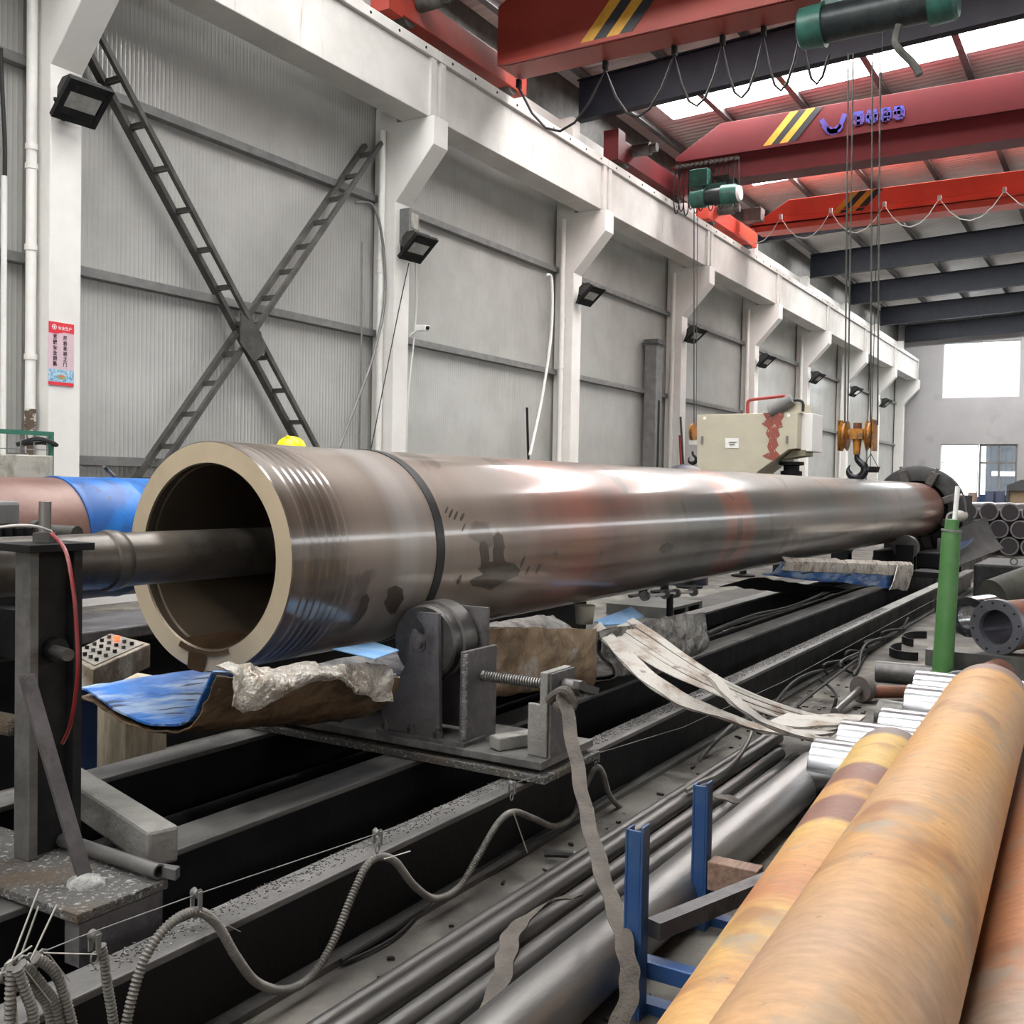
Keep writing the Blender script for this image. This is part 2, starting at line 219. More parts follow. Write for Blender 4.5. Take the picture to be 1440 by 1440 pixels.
# ---------------------------------------------------------------- mesh helpers
COL = scene.collection
class MB:
    def __init__(s): s.v = []; s.f = []
    def add(s, v, f):
        n = len(s.v); s.v += [tuple(p) for p in v]; s.f += [tuple(i+n for i in q) for q in f]; return s
    def box(s, c, d, rz=0, rot=None):
        R = rot or Matrix.Rotation(rz, 3, 'Z'); c = Vector(c); hx, hy, hz = d[0]/2, d[1]/2, d[2]/2
        v = [c + R @ Vector((x, y, z)) for z in (-hz, hz) for x, y in ((-hx,-hy),(hx,-hy),(hx,hy),(-hx,hy))]
        return s.add(v, [(3,2,1,0),(4,5,6,7),(0,1,5,4),(1,2,6,5),(2,3,7,6),(3,0,4,7)])
    def bb(s, x0, x1, y0, y1, z0, z1): return s.box(((x0+x1)/2,(y0+y1)/2,(z0+z1)/2), (abs(x1-x0),abs(y1-y0),abs(z1-z0)))
    def prism(s, poly, d):
        """poly: 3-D points, d: extrusion vector"""
        n = len(poly); d = Vector(d); a = [Vector(p) for p in poly]; b = [p+d for p in a]
        nrm = Vector((0,0,0))
        for i in range(n): nrm += a[i].cross(a[(i+1) % n])
        flip = nrm.dot(d) > 0
        f = [tuple(range(n)), tuple(range(2*n-1, n-1, -1))] + [(i, i+n, (i+1) % n+n, (i+1) % n) for i in range(n)]
        if flip: f = [q[::-1] for q in f]
        return s.add(a+b, f)
    def bar(s, p, q, w, h, up=(0,0,1)):
        """rectangular bar from p to q"""
        p, q = Vector(p), Vector(q); d = (q-p); t = d.normalized(); u = Vector(up); sd = t.cross(u)
        if sd.length < 1e-4: sd = t.cross(Vector((1,0,0)))
        sd.normalize(); u = sd.cross(t).normalized(); a = [p+sd*x*w/2+u*y*h/2 for x, y in ((-1,-1),(1,-1),(1,1),(-1,1))]
        return s.prism(a, d)
    def lathe(s, o, ax, prof, n=32, close=False, cap=True):
        """prof: (distance along axis, radius)"""
        o = Vector(o); t = Vector(ax).normalized(); a = t.orthogonal().normalized(); b = t.cross(a); m = len(prof); v = []
        for x, r in prof:
            for k in range(n):
                th = 2*PI*k/n; v.append(o+t*x+(a*math.cos(th)+b*math.sin(th))*r)
        f = []
        for i in range(m if close else m-1):
            j = (i+1) % m
            for k in range(n): l = (k+1) % n; f.append((i*n+k, i*n+l, j*n+l, j*n+k))
        if cap and not close: f.append(tuple(range(n-1, -1, -1))); f.append(tuple(range((m-1)*n, m*n)))
        return s.add(v, f)
    def cyl(s, p, q, r, n=20, r2=None):
        p, q = Vector(p), Vector(q); return s.lathe(p, q-p, [(0, r), ((q-p).length, r if r2 is None else r2)], n)
    def pipe(s, p, q, r, ri, n=32):
        p, q = Vector(p), Vector(q); l = (q-p).length; return s.lathe(p, q-p, [(0, ri), (0, r), (l, r), (l, ri)], n, close=True)
    def tube(s, path, r, n=8, closed=False, wave=0, sub=0):
        P = [Vector(p) for p in path]
        if sub: P = spline(P, sub, closed)
        m = len(P); v = []; ref = None
        for i, p in enumerate(P):
            t = (P[(i+1) % m]-P[i-1]) if closed else (P[min(i+1, m-1)]-P[max(i-1, 0)])
            if t.length < 1e-9: t = Vector((0,0,1))
            t.normalize()
            if ref is None: ref = t.orthogonal().normalized()
            ref = (ref-t*ref.dot(t))
            if ref.length < 1e-6: ref = t.orthogonal()
            ref.normalize(); b = t.cross(ref); rr = r*(1+wave*(i % 2))
            v += [p+(ref*math.cos(2*PI*k/n)+b*math.sin(2*PI*k/n))*rr for k in range(n)]
        f = []
        for i in range(m if closed else m-1):
            j = (i+1) % m
            for k in range(n): l = (k+1) % n; f.append((i*n+k, i*n+l, j*n+l, j*n+k))
        if not closed: f.append(tuple(range(n-1, -1, -1))); f.append(tuple(range((m-1)*n, m*n)))
        return s.add(v, f)
    def sphere(s, c, r, n=16, sc=(1,1,1), zmin=-1):
        c = Vector(c); v = []; f = []; m = n//2
        a0 = math.asin(max(-1, zmin))
        for i in range(m+1):
            la = a0+(PI/2-a0)*i/m
            for k in range(n): lo = 2*PI*k/n; v.append(c+Vector((math.cos(la)*math.cos(lo)*sc[0], math.cos(la)*math.sin(lo)*sc[1], math.sin(la)*sc[2]))*r)
        for i in range(m):
            for k in range(n): l = (k+1) % n; f.append((i*n+k, i*n+l, (i+1)*n+l, (i+1)*n+k))
        f.append(tuple(range(n-1, -1, -1)))
        return s.add(v, f)
    def sheet(s, grid, th, flip=False):
        """grid: rows of points -> slab of thickness th along local normals"""
        R, K = len(grid), len(grid[0]); top = []; bot = []
        for i in range(R):
            for k in range(K):
                p = Vector(grid[i][k]); du = Vector(grid[min(i+1,R-1)][k])-Vector(grid[max(i-1,0)][k]); dv = Vector(grid[i][min(k+1,K-1)])-Vector(grid[i][max(k-1,0)])
                nn = du.cross(dv); nn = nn.normalized() if nn.length > 1e-9 else Vector((0,0,1))
                if flip: nn = -nn
                top.append(p+nn*th/2); bot.append(p-nn*th/2)
        n = R*K; f = []
        for i in range(R-1):
            for k in range(K-1):
                a, b, c, d = i*K+k, i*K+k+1, (i+1)*K+k+1, (i+1)*K+k
                q = (a, d, c, b) if not flip else (a, b, c, d); f.append(q); f.append(tuple(x+n for x in q[::-1]))
        edge = [(i*K, (i+1)*K) for i in range(R-1)] + [((R-1)*K+k, (R-1)*K+k+1) for k in range(K-1)] + [((i+1)*K+K-1, i*K+K-1) for i in range(R-1)] + [(k+1, k) for k in range(K-1)]
        for a, b in edge: f.append((a, a+n, b+n, b) if not flip else (a, b, b+n, a+n))
        return s.add(top+bot, f)
    def build(s, name, mat, parent=None, smooth=True, bevel=0, ang=35, label=None, mats=None):
        me = bpy.data.meshes.new(name)
        xs = [p[0] for p in s.v]; ys = [p[1] for p in s.v]; zs = [p[2] for p in s.v]
        o0 = Vector(((min(xs)+max(xs))/2, (min(ys)+max(ys))/2, min(zs)))
        if parent is not None: base = parent.matrix_world.translation if False else Vector(parent['_o']); 
        me.from_pydata([tuple(Vector(p)-o0) for p in s.v], [], s.f); me.update()
        me.materials.append(M[mat] if isinstance(mat, str) else mat)
        ob = bpy.data.objects.new(name, me); COL.objects.link(ob); ob['_o'] = tuple(o0)
        if parent is not None: ob.parent = parent; ob.location = o0-base
        else: ob.location = o0
        if smooth:
            me.polygons.foreach_set('use_smooth', [True]*len(me.polygons)); me.set_sharp_from_angle(angle=math.radians(ang))
        if bevel:
            md = ob.modifiers.new('bevel', 'BEVEL'); md.width = bevel; md.segments = 2; md.limit_method = 'ANGLE'; md.angle_limit = math.radians(50); md.harden_normals = False
        if label: ob['label'] = label
        return ob
def spline(P, sub, closed=False):
    out = []; n = len(P)
    for i in range(n if closed else n-1):
        p0 = P[(i-1) % n] if (closed or i > 0) else P[0]; p1 = P[i]; p2 = P[(i+1) % n]; p3 = P[(i+2) % n] if (closed or i+2 < n) else P[n-1]
        for k in range(sub):
            t = k/sub; out.append(.5*((2*p1)+(p2-p0)*t+(2*p0-5*p1+4*p2-p3)*t*t+(-p0+3*p1-3*p2+p3)*t**3))
    if not closed: out.append(P[-1])
    return out
def tag(o, label, cat, group=None):
    o['label'] = label; o['category'] = cat
    if group: o['group'] = group
    return o
def thing(name, loc, label, cat, group=None):
    o = bpy.data.objects.new(name, None); COL.objects.link(o); o.location = loc; o['_o'] = tuple(loc); o.empty_display_size = .1
    return tag(o, label, cat, group)
def struct(o): o['kind'] = 'structure'; return o
def dup(root, delta, label=None):
    r = root.copy(); COL.objects.link(r); r.location = root.location+Vector(delta)
    r['_o'] = tuple(Vector(root['_o'])+Vector(delta))
    if label: r['label'] = label
    for ch in list(root.children):
        c = ch.copy(); COL.objects.link(c); c.parent = r
        for g in list(ch.children):
            d = g.copy(); COL.objects.link(d); d.parent = c
    return r
ORD = ['first','second','third','fourth','fifth','sixth','seventh','eighth','ninth','tenth','eleventh','twelfth','thirteenth','fourteenth','fifteenth','sixteenth']
def nzv(p, s=1.0): return noise.noise(Vector(p)*s)
# ================================================================ HALL
WX, CX, GX = -10.30, -9.84, -9.25          # wall face, column front, runway face
YC = [.88+5.9*i for i in range(-1, 10)]     # near edges of the columns (first visible one is index 2)
YC = [6.78+5.9*i for i in range(-3, 9)]
YB, YF, XR = -12.5, 54.6, 11.0
RX = .5
def roofz(x): return 9.95+.045*(x+9.84) if x < RX else 9.95+.045*(RX+9.84)-.06*(x-RX)
struct(MB().bb(-10.6, 11.2, YB-.2, YF+.3, -.2, 0).build('floor', 'floor', smooth=False))
struct(MB().bb(-10.5, WX, YB, YF, 0, 8.9).build('wall_left', 'panel', smooth=False))
struct(MB().bb(-10.5, -10.2, YB, YF, 8.0, 8.95).build('wall_left_upper', 'conc_paint', smooth=False))
struct(MB().bb(-10.5, -10.3, YB, YF, 8.95, 10.1).build('wall_left_eave', 'brace', smooth=False))
struct(MB().bb(-10.5, -10.26, YB, YF, 0, .9).build('baseboard_left', 'conc_paint', smooth=False))
# far wall, with a window and a doorway
w = MB()
w.bb(-10.5, -8.15, YF, YF+.25, 0, 10.4).bb(-8.15, -4.7, YF, YF+.25, 3.86, 6.13).bb(-8.15, -4.7, YF, YF+.25, 8.85, 10.6).bb(-4.7, 11.2, YF, YF+.25, 0, 10.9)
struct(w.build('wall_far', 'plaster', smooth=False))
def frame(name, x0, x1, z0, z1, y, vs, hs, mat, t=.07):
    m = MB().bb(x0, x0+t, y, y+.08, z0, z1).bb(x1-t, x1, y, y+.08, z0, z1).bb(x0+t, x1-t, y, y+.08, z0, z0+t).bb(x0+t, x1-t, y, y+.08, z1-t, z1)
    for v in vs: m.bb(v-t/2, v+t/2, y, y+.08, z0+t, z1-t)
    for a, b, h in hs: m.bb(a, b, y, y+.08, h-t/2, h+t/2)
    o = struct(m.build(name, mat, smooth=False)); return o
w1 = frame('window_1', -8.15, -4.7, 6.13, 8.85, YF+.1, [-6.43], [(-8.08, -6.465, 7.9), (-6.395, -4.77, 7.9)], 'white', .05)
MB().bb(-8.1, -4.75, YF+.13, YF+.14, 6.18, 8.8).build('window_pane', 'glass', w1, smooth=False)
w2 = frame('window_2', -6.4, -4.7, 0, 3.86, YF+.1, [-5.5], [(-6.33, -5.535, 2.95), (-5.465, -4.77, 2.95)], 'galv', .1)
MB().bb(-6.3, -4.8, YF+.13, YF+.14, .1, 3.76).build('window_pane', 'glass', w2, smooth=False)
d1 = frame('door_1', -8.15, -6.42, 0, 3.86, YF+.1, [], [(-8.08, -6.49, 2.95)], 'white', .06)
# building seen through the glazed side
b = thing('neighbouring_building', (-5.2, 66, 0), 'grey building wall seen through the glazed far doorway', 'building')
MB().bb(-7.35, 3, 66, 67, 0, 7).build('wall', mk('shaded_building', (.055,.06,.07), .8), b, smooth=False)
MB().bb(-7.0, 2, 65.9, 66, 2.5, 2.75).build('light_strip', emis('lit_strip', (1,1,1), 1.2), b, smooth=False)
struct(MB().bb(-20, 20, YF+.3, 80, -.25, -.02).build('floor_outside', mk('yard_concrete', (.6,.6,.58), .9), smooth=False))
# right and back walls with frosted window bands
w = MB().bb(XR, XR+.2, YB, YF, 0, 4.4).bb(XR, XR+.2, YB, YF, 5.7, 10.2)
for i in range(12): w.bb(XR, XR+.2, YB+i*5.9-.6, YB+i*5.9+.6, 4.4, 5.7)
struct(w.build('wall_right', 'conc_paint', smooth=False))
for i in range(11):
    y0, y1 = YB+i*5.9+.6, min(YF, YB+(i+1)*5.9-.6)
    struct(MB().bb(XR+.05, XR+.1, y0, y1, 4.4, 5.7).build('window_%d' % (3+i), 'frosted', smooth=False))
w = MB().bb(-10.5, -8, YB-.2, YB, 0, 10.5).bb(-8, 8, YB-.2, YB, 6.2, 10.6).bb(8, 11.2, YB-.2, YB, 0, 10.5).bb(-8, 8, YB-.2, YB, 0, 1.2).bb(-1,1,YB-.2,YB,1.2,6.2)
struct(w.build('wall_back', 'conc_paint', smooth=False))
struct(MB().bb(-8, -1, YB-.12, YB-.06, 1.2, 6.2).bb(1, 8, YB-.12, YB-.06, 1.2, 6.2).build('window_20', emis('frosted_back_window', (1,.98,.95), 1.6), smooth=False))
# roof with translucent strips
m = MB(); sk = []
ycen = [6.98-17.7-2.9+5.9*i for i in range(0, 12)]
edges = [YB-.1]
for yc in ycen:
    edges += [yc-.55, yc+.55]
edges.append(YF+.2)
for x0, x1 in ((-10.5, RX), (RX, 11.2)):
    for k in range(0, len(edges), 2):
        y0, y1 = edges[k], edges[k+1]
        if y1 > y0: m.prism([(x0, y0, roofz(x0)), (x1, y0, roofz(x1)), (x1, y1, roofz(x1)), (x0, y1, roofz(x0))], (0,0,.08))
struct(m.build('ceiling', 'roof', smooth=False))
for i, yc in enumerate(ycen):
    m = MB()
    for x0, x1 in ((-9.3, .3),): m.prism([(x0, yc-.55, roofz(x0)+.03), (x1, yc-.55, roofz(x1)+.03), (x1, yc+.55, roofz(x1)+.03), (x0, yc+.55, roofz(x0)+.03)], (0,0,.02))
    pass
    struct(m.build('window_%d' % (30+i), 'skylight', smooth=False))
    struct(MB().prism([(-10.5, yc-.549, roofz(-10.5)), (-9.3, yc-.549, roofz(-9.3)), (-9.3, yc+.549, roofz(-9.3)), (-10.5, yc+.549, roofz(-10.5))], (0,0,.08)).prism([(.3, yc-.549, roofz(.3)), (RX, yc-.549, roofz(RX)), (RX, yc+.549, roofz(RX)), (.3, yc+.549, roofz(.3))], (0,0,.08)).prism([(RX, yc-.549, roofz(RX)), (11.2, yc-.549, roofz(11.2)), (11.2, yc+.549, roofz(11.2)), (RX, yc+.549, roofz(RX))], (0,0,.08)).build('ceiling', 'roof', smooth=False))
# purlins (along the hall)
for i in range(12):
    x = -9.78+1.667*i
    if x > 10: break
    z = roofz(x)
    o = MB().bb(x-.035, x+.035, YB, YF, z-.2, z-.02).bb(x+.035, x+.1, YB, YF, z-.2, z-.18).build('roof_purlin', 'purlin', smooth=False)
    tag(o, ORD[i]+' grey roof purlin counting from the left wall', 'purlin', 'roof purlins under the roof sheets')
# rafters (across)
for i, y in enumerate(YC):
    yy = y+.2
    m = MB()
    def sec(y0, y1, z0, z1, s):   # s: list of (x, base z)
        pass
    for xa, xb in ((-9.9, RX), (RX, 10.95)):
        za, zb = roofz(xa)-.2, roofz(xb)-.2
        h1 = 0.80
        m.prism([(xa, yy-.01, za-h1), (xb, yy-.01, zb-h1), (xb, yy-.01, zb), (xa, yy-.01, za)], (0,.02,0))
        m.prism([(xa, yy-.11, za-h1-.02), (xb, yy-.11, zb-h1-.02), (xb, yy-.11, zb-h1), (xa, yy-.11, za-h1)], (0,.22,0))
        m.prism([(xa, yy-.11, za-.02), (xb, yy-.11, zb-.02), (xb, yy-.11, zb), (xa, yy-.11, za)], (0,.22,0))
    o = m.build('roof_rafter', 'rafter', smooth=False)
    tag(o, (ORD[i-5]+' dark navy roof rafter in view, counting from the nearest' if i >= 5 else 'navy roof rafter out of view overhead, %s from the back wall' % ORD[i]), 'rafter', 'navy roof rafters')
# columns with corbels
for i, y in enumerate(YC):
    m = MB()
    prof = [(-10.26, 0), (CX, 0), (CX, 5.82), (-9.14, 6.6), (-9.14, 7.03), (-9.84, 7.03), (-9.84, 7.3), (-10.26, 7.3)]
    m.prism([(x, y, z) for x, z in prof], (0, .38, 0))
    m.bb(-10.26, -9.94, y+.03, y+.35, 7.3, 9.0)
    o = m.build('concrete_column', 'conc_paint', smooth=False, bevel=.012)
    tag(o, ('white concrete wall column with a corbel, %s in view from the left' % ORD[i-3] if i >= 3 else 'white concrete wall column beyond the left picture edge, %s from the back wall' % ORD[i]), 'column', 'white concrete columns along the left wall')
# runway beams on the corbels
for i in range(len(YC)):
    y0 = YC[i]+.19; y1 = YC[i+1]+.19 if i+1 < len(YC) else 53.0+.9
    if i+1 == len(YC): continue
    t = thing('crane_runway_beam', (-9.45, (y0+y1)/2, 7.03), ('white concrete crane runway beam on the corbels, %s span in view from the left' % ORD[i-3] if i >= 3 else 'white concrete crane runway beam beyond the left edge, %s from the back wall' % ORD[i]), 'beam', 'runway beams of the left wall')
    MB().bb(-9.75, GX, y0+.01, y1-.01, 7.03, 7.9).build('web', 'girder', t, smooth=False, bevel=.01)
    mm = MB().bb(-9.85, GX+.06, y0+.005, y1-.005, 7.905, 8.06)
    mmo = mm.build('top_flange', 'girder', t, smooth=False, bevel=.01)
    for yy in (y0+.12, y1-.12): MB().bb(GX, GX+.05, yy-.07, yy+.07, 7.04, 7.9).build('stiffener', 'girder', t, smooth=False)
    h = MB()
    for k in range(9):
        yy = y0+.35+k*.65
        h.cyl((GX+.055, yy, 7.98), (GX+.066, yy, 7.98), .022, 8)
    h.build('bolt_hole', 'black', mmo)
o = MB().bb(-9.60, -9.45, YB+.5, 53.2, 8.075, 8.10).bb(-9.55, -9.50, YB+.5, 53.2, 8.10, 8.21).build('crane_rail', mk('rusty_rail', (.12,.07,.05), .6, .4, (.06,.05,.045), 5), smooth=False)
tag(o, 'rusty crane rail running along the top of the runway beams', 'rail')
# added slabs behind the runway beams, blocking skylight to darken the upper wall
for i in range(len(YC)-1):
    if i == 3: continue
    struct(MB().bb(-10.19, -9.86, YC[i]+.4, YC[i+1]-.02, 7.32, 7.40).build('trim_%d' % (60+i), 'conc_paint', smooth=False))
# girts and down pipes
gi = 1
for i in range(len(YC)-1):
    y0, y1 = YC[i]+.42, YC[i+1]-.03
    for z in (1.72, 3.85, 5.93):
        if z > 5 and i < 2 and False: continue
        o = MB().bb(-10.29, -10.17, y0, y1, z, z+.012).bb(-10.182, -10.17, y0, y1, z-.08, z).bb(-10.29,-10.17,y0,y1,z-.092,z-.08).build('trim_%d' % gi, 'galv', smooth=False); struct(o); gi += 1
def downpipe(y, z0, z1, x, label, dirty=False):
    t = thing('drain_pipe', (x, y, z0), label, 'pipe', 'white drain pipes on the columns')
    MB().cyl((x, y, z0), (x, y, z1), .055, 16).build('tube', 'pvc', t)
    for z in (4.95, 4.75, 3.9, 2.75): 
        if z0 < z < z1: MB().cyl((x, y, z-.03), (x, y, z+.03), .066, 16).build('collar', 'pvc', t)
    return t
pp = at_x(44, 300, -10.02)
t = downpipe(pp.y, 2.2, 7.95, -10.02, 'white drain pipe on the nearest column beside the safety banner')
MB().cyl((-10.02, pp.y, 1.95), (-10.02, pp.y, 2.2), .06, 16).cyl((-10.02, pp.y, 1.2), (-10.02, pp.y, 1.95), .035, 12).build('stained_lower_end', mk('flaking_pipe_paint', (.10,.07,.05), .8, 0, (.6,.57,.52), 12, .5, .56, .5, 20), t)
a = at_x(10, 120, -10.1); b2 = at_x(22, 180, -10.1)
o = MB().cyl((-10.12, pp.y-.24, .4), (-10.12, pp.y-.24, 4.6), .03, 10).build('thin_pipe', 'pvc'); tag(o, 'thin white pipe left of the thick drain pipe on the nearest column', 'pipe')
o = MB().tube([(-10.12, pp.y-.235, 4.61), (-10.12, pp.y-.24, 5.0), (-10.13, pp.y-.27, 5.6), (-10.13,pp.y-.28,5.9)], .022, 8, sub=4).build('cable', 'rubber'); tag(o, 'black cable end rising above the thin white wall pipe', 'cable')
for i, lab in ((4, 'white drain pipe on the third visible column'), (5, 'white drain pipe on the fourth visible column'), (6, 'white drain pipe on the fifth visible column'), (7, 'white drain pipe on the sixth visible column'), (8, 'white drain pipe on the seventh visible column'), (9,'white drain pipe on the eighth visible column')):
    y = YC[i+0]
    if i >= 5: y = YC[i]
    MBx = downpipe(y-.08, .3, 6.9, -10.05, lab)
# X brace made of two ladders
def lad(name, pa, pb, label, n, w, h):
    t = thing(name, tuple(Vector(pb)), label, 'brace', 'crossed ladder braces on the first bay')
    (ya, za), (yb, zb) = (pa[1], pa[2]), (pb[1], pb[2])
    MB().bar((-10.16, ya-.02, za), (-10.16, yb-.02, zb), .06, h, up=(1,0,0)).build('rear_rail', 'brace', t, smooth=False)
    MB().bar((-9.86, ya, za), (-9.86, yb, zb), .06, w, up=(1,0,0)).build('front_rail', 'brace', t, smooth=False)
    for k in range(n):
        f = (k+.5)/n; y = ya+(yb-ya)*f; z = za+(zb-za)*f
        MB().bb(-10.16, -9.85, y-.028, y+.028, z-.03, z+.03).build('rung', 'brace', t, smooth=False)
    return t
lad('ladder_brace', (0, 7.18, 6.6), (0, 11.55, 1.28), 'dark steel ladder brace falling from the column floodlight to the right', 13, .06, .11)
lad('ladder_brace', (0, 12.33, 6.62), (0, 8.0, 1.26), 'dark steel ladder brace rising to the right behind the other one', 13, .06, .09)
pc = (-9.84, 9.62, 3.32)
o = MB().prism([(-9.80, 9.45, 3.62), (-9.80, 9.80, 3.42), (-9.80, 9.88, 3.16), (-9.80, 9.68, 3.02), (-9.80, 9.44, 3.24)], (.02,0,0)).build('gusset_plate', 'brace', smooth=False)
tag(o, 'dark gusset plate where the two ladder braces cross', 'plate')
# floodlights
def flood(y, zc, label, big=True, box=False, dx=0):
    t = thing('floodlight', (CX+.02, y+.15, zc-.25), label, 'floodlight', 'floodlights on the wall columns')
    R = Matrix.Rotation(math.radians(50), 3, 'Y')      # faces the hall and the floor
    R = Matrix.Rotation(math.radians(-6), 3, 'Z') @ R
    c = Vector((CX+.33, y+.12, zc)); nrm = R @ Vector((1,0,0))
    s = .44
    m = MB()
    for a, bb_, cc, dd in ((-s/2, 0, .05, s), (s/2, 0, .05, s)): m.box(c+R @ Vector((0, a, 0)), (.06, .05, s+.05), rot=R)
    m.box(c+R @ Vector((0,0,-s/2-.0)), (.06, s, .05), rot=R); m.box(c+R @ Vector((0,0,s/2)), (.06, s, .05), rot=R)
    m.box(c+R @ Vector((-.002,0,-.15)), (.05, s-.04, .12), rot=R); m.box(c+R @ Vector((-.002,0,.15)), (.05,s-.04,.1), rot=R)
    fr = m.build('frame', 'black', t, smooth=False)
    hb = [c+R @ Vector((-.03, 0, z)) for z in (-.2, .2)]
    pts = [(-.03,-.2),(-.03,.22),(-.14,.2),(-.24,.08),(-.24,-.04),(-.14,-.14)]
    q = [c+R @ Vector((x, -.17, z)) for x, z in pts]; MB().prism(q, R @ Vector((0,.34,0))).build('housing', 'brace', t, smooth=False)
    MB().box(c+R @ Vector((.012,0,.0)), (.012, s-.09, .26), rot=R).build('lens', 'glasslamp', fr, smooth=False)
    MB().bar((CX+.01, y+.12, zc-.12), c+R @ Vector((-.1,-.22,-.1)), .03, .03).bar((CX+.01, y+.12, zc-.12), c+R @ Vector((-.1,.22,-.1)), .03, .03).build('bracket', 'black', t, smooth=False)
    return t
names = ['nearest column above the safety banner', 'second column under the grey electric box', 'third visible column', 'fourth visible column', 'fifth visible column above the cream machine', 'sixth visible column', 'seventh visible column', 'eighth visible column']
zs = [5.38, 5.10, 5.35, 5.33, 5.33, 5.40, 5.42, 5.42]
for i, nm in enumerate(names):
    if i == 0: t = flood(6.80, 5.40, 'black floodlight on the '+nm)
    else: flood(YC[3+i]+.03, zs[i], 'black floodlight on the '+nm)
e = at_x(577, 318, CX+.12)
t = thing('electric_box', (CX+.1, e.y, e.z-.22), 'grey electric box above the floodlight on the second column', 'box')
MB().bb(CX+.005, CX+.2, e.y-.13, e.y+.13, e.z-.25, e.z+.25).build('case', 'galv', t, smooth=False, bevel=.01)
MB().bb(CX+.2, CX+.21, e.y-.09, e.y+.09, e.z-.05, e.z+.18).build('door', 'conc_raw', t, smooth=False)
# wall camera
e = at_x(592, 460, CX+.2)
t = thing('wall_camera', tuple(e), 'small white surveillance camera beside the second column', 'camera')
MB().bar(e+Vector((-.1,.04,0)), e+Vector((.16,-.05,-.03)), .09, .09).build('body', 'white', t, smooth=False, bevel=.01)
MB().cyl(e+Vector((-.21,0,-.12)), e+Vector((-.05,0,-.03)), .02, 8).build('arm', 'white', t)
MB().cyl(e+Vector((.16,-.05,-.03)), e+Vector((.175,-.055,-.032)), .032, 12).build('lens', 'black', t)
# thin wires / conduits on columns
def wire(pts, r, mat, label, cat='cable', name='cable', sub=6, grp=None):
    o = MB().tube(pts, r, 6, sub=sub).build(name, mat); tag(o, label, cat, grp); return o
wire([at_x(500, 285, -9.99), at_x(525, 290, -9.95), at_x(538, 340, -9.95), at_x(541, 420, -9.95), at_x(525, 500, -9.93), at_x(500, 570, -9.9), at_x(476, 632, -9.88)], .022, 'galv', 'grey conduit curving down the side of the second column')
wire([at_x(575, 370, -9.8), at_x(560, 440, -9.8), at_x(540, 540, -9.8), at_x(520, 640, -9.8)], .008, 'rubber', 'thin black wire hanging from the floodlight on the second column')
wire([at_x(584, 370, -9.8), at_x(586, 420, -9.8), at_x(582, 480, -9.8), at_x(574, 560, -9.8), at_x(571,640,-9.8)], .012, 'cable_w', 'pale cable dropping past the wall camera')
wire([at_x(509, 340, -10.05), at_x(508, 500, -10.05), at_x(505, 632, -10.05)], .015, 'galv', 'straight thin conduit along the edge of the second column')
wire([at_x(768, 387, -9.98), at_x(776, 395, -9.95), at_x(775, 470, -9.95), at_x(762, 560, -9.95), at_x(745, 640, -9.92)], .028, 'pvc', 'pale hose curving down beside the third column')
_a = at_x(741, 573, -10.1); _b2 = at_x(745, 650, -10.1)
o = MB().cyl(_a, (-10.1, _b2.y+(_b2.y-_a.y)*.9, 0), .025, 8).build('steel_bar', 'black'); tag(o, 'short black bar leaning on the wall left of the third column', 'bar')
# duct at column 4
a = at_x(922, 450, -10.05)
t = thing('steel_cabinet', (-10.05, a.y, .5), 'tall narrow grey steel duct in front of the fourth column', 'duct')
MB().bb(-10.2, -9.9, a.y-.25, a.y+.14, .5, 4.95).build('case', 'galv', t, smooth=False)
MB().bb(-10.22, -9.84, a.y-.3, a.y+.2, 4.95, 5.06).build('cap', 'purlin', t, smooth=False)
MB().bb(-9.9, -9.895, a.y-.1, a.y+.02, .7, 3.6).build('open_slot', 'black', t, smooth=False)
# number on the fourth column
# safety banner with its text
p0 = at_x(68.5, 451, CX+.012); p1 = at_x(103.5, 544, CX+.012)
y0, y1, z1, z0 = p0.y, p1.y, p0.z, p1.z
t = thing('safety_banner', (CX+.01, (y0+y1)/2, z0), 'red and pink safety banner with dark characters on the nearest column', 'banner')
X0 = CX+.002
bd = MB().bb(X0, X0+.01, y0, y1, z0, z1).build('board', 'pink', t, smooth=False)
H = z1-z0; Wd = y1-y0
MB().prism([(X0+.0102, y0, z1), (X0+.0102, y1, z1), (X0+.0102, y1, z1-.105), (X0+.0102, y0+Wd*.6, z1-.10), (X0+.0102, y0+Wd*.3, z1-.125), (X0+.0102, y0, z1-.12)], (.002,0,0)).build('red_header', 'red', t, smooth=False)
MB().bb(X0+.0102, X0+.012, y0, y1, z0, z0+.035).build('red_footer', 'red', t, smooth=False)
MB().bb(X0+.0102, X0+.012, y0, y1, z0+.036, z0+.17).build('picture', 'signblue', t, smooth=False)
pm = MB().sphere((X0+.012, (y0+y1)/2, z0+.09), .055, 14, (.05, 1, .45)).build('picture_centre', 'cyan', t)
MB().pipe((X0+.0122, y0+.065, z1-.055), (X0+.0135, y0+.065, z1-.055), .028, .021, 20).bb(X0+.0122, X0+.0135, y0+.06, y0+.07, z1-.07, z1-.04).bb(X0+.0122, X0+.0135, y0+.05, y0+.08, z1-.06, z1-.05).build('emblem', 'white', t)
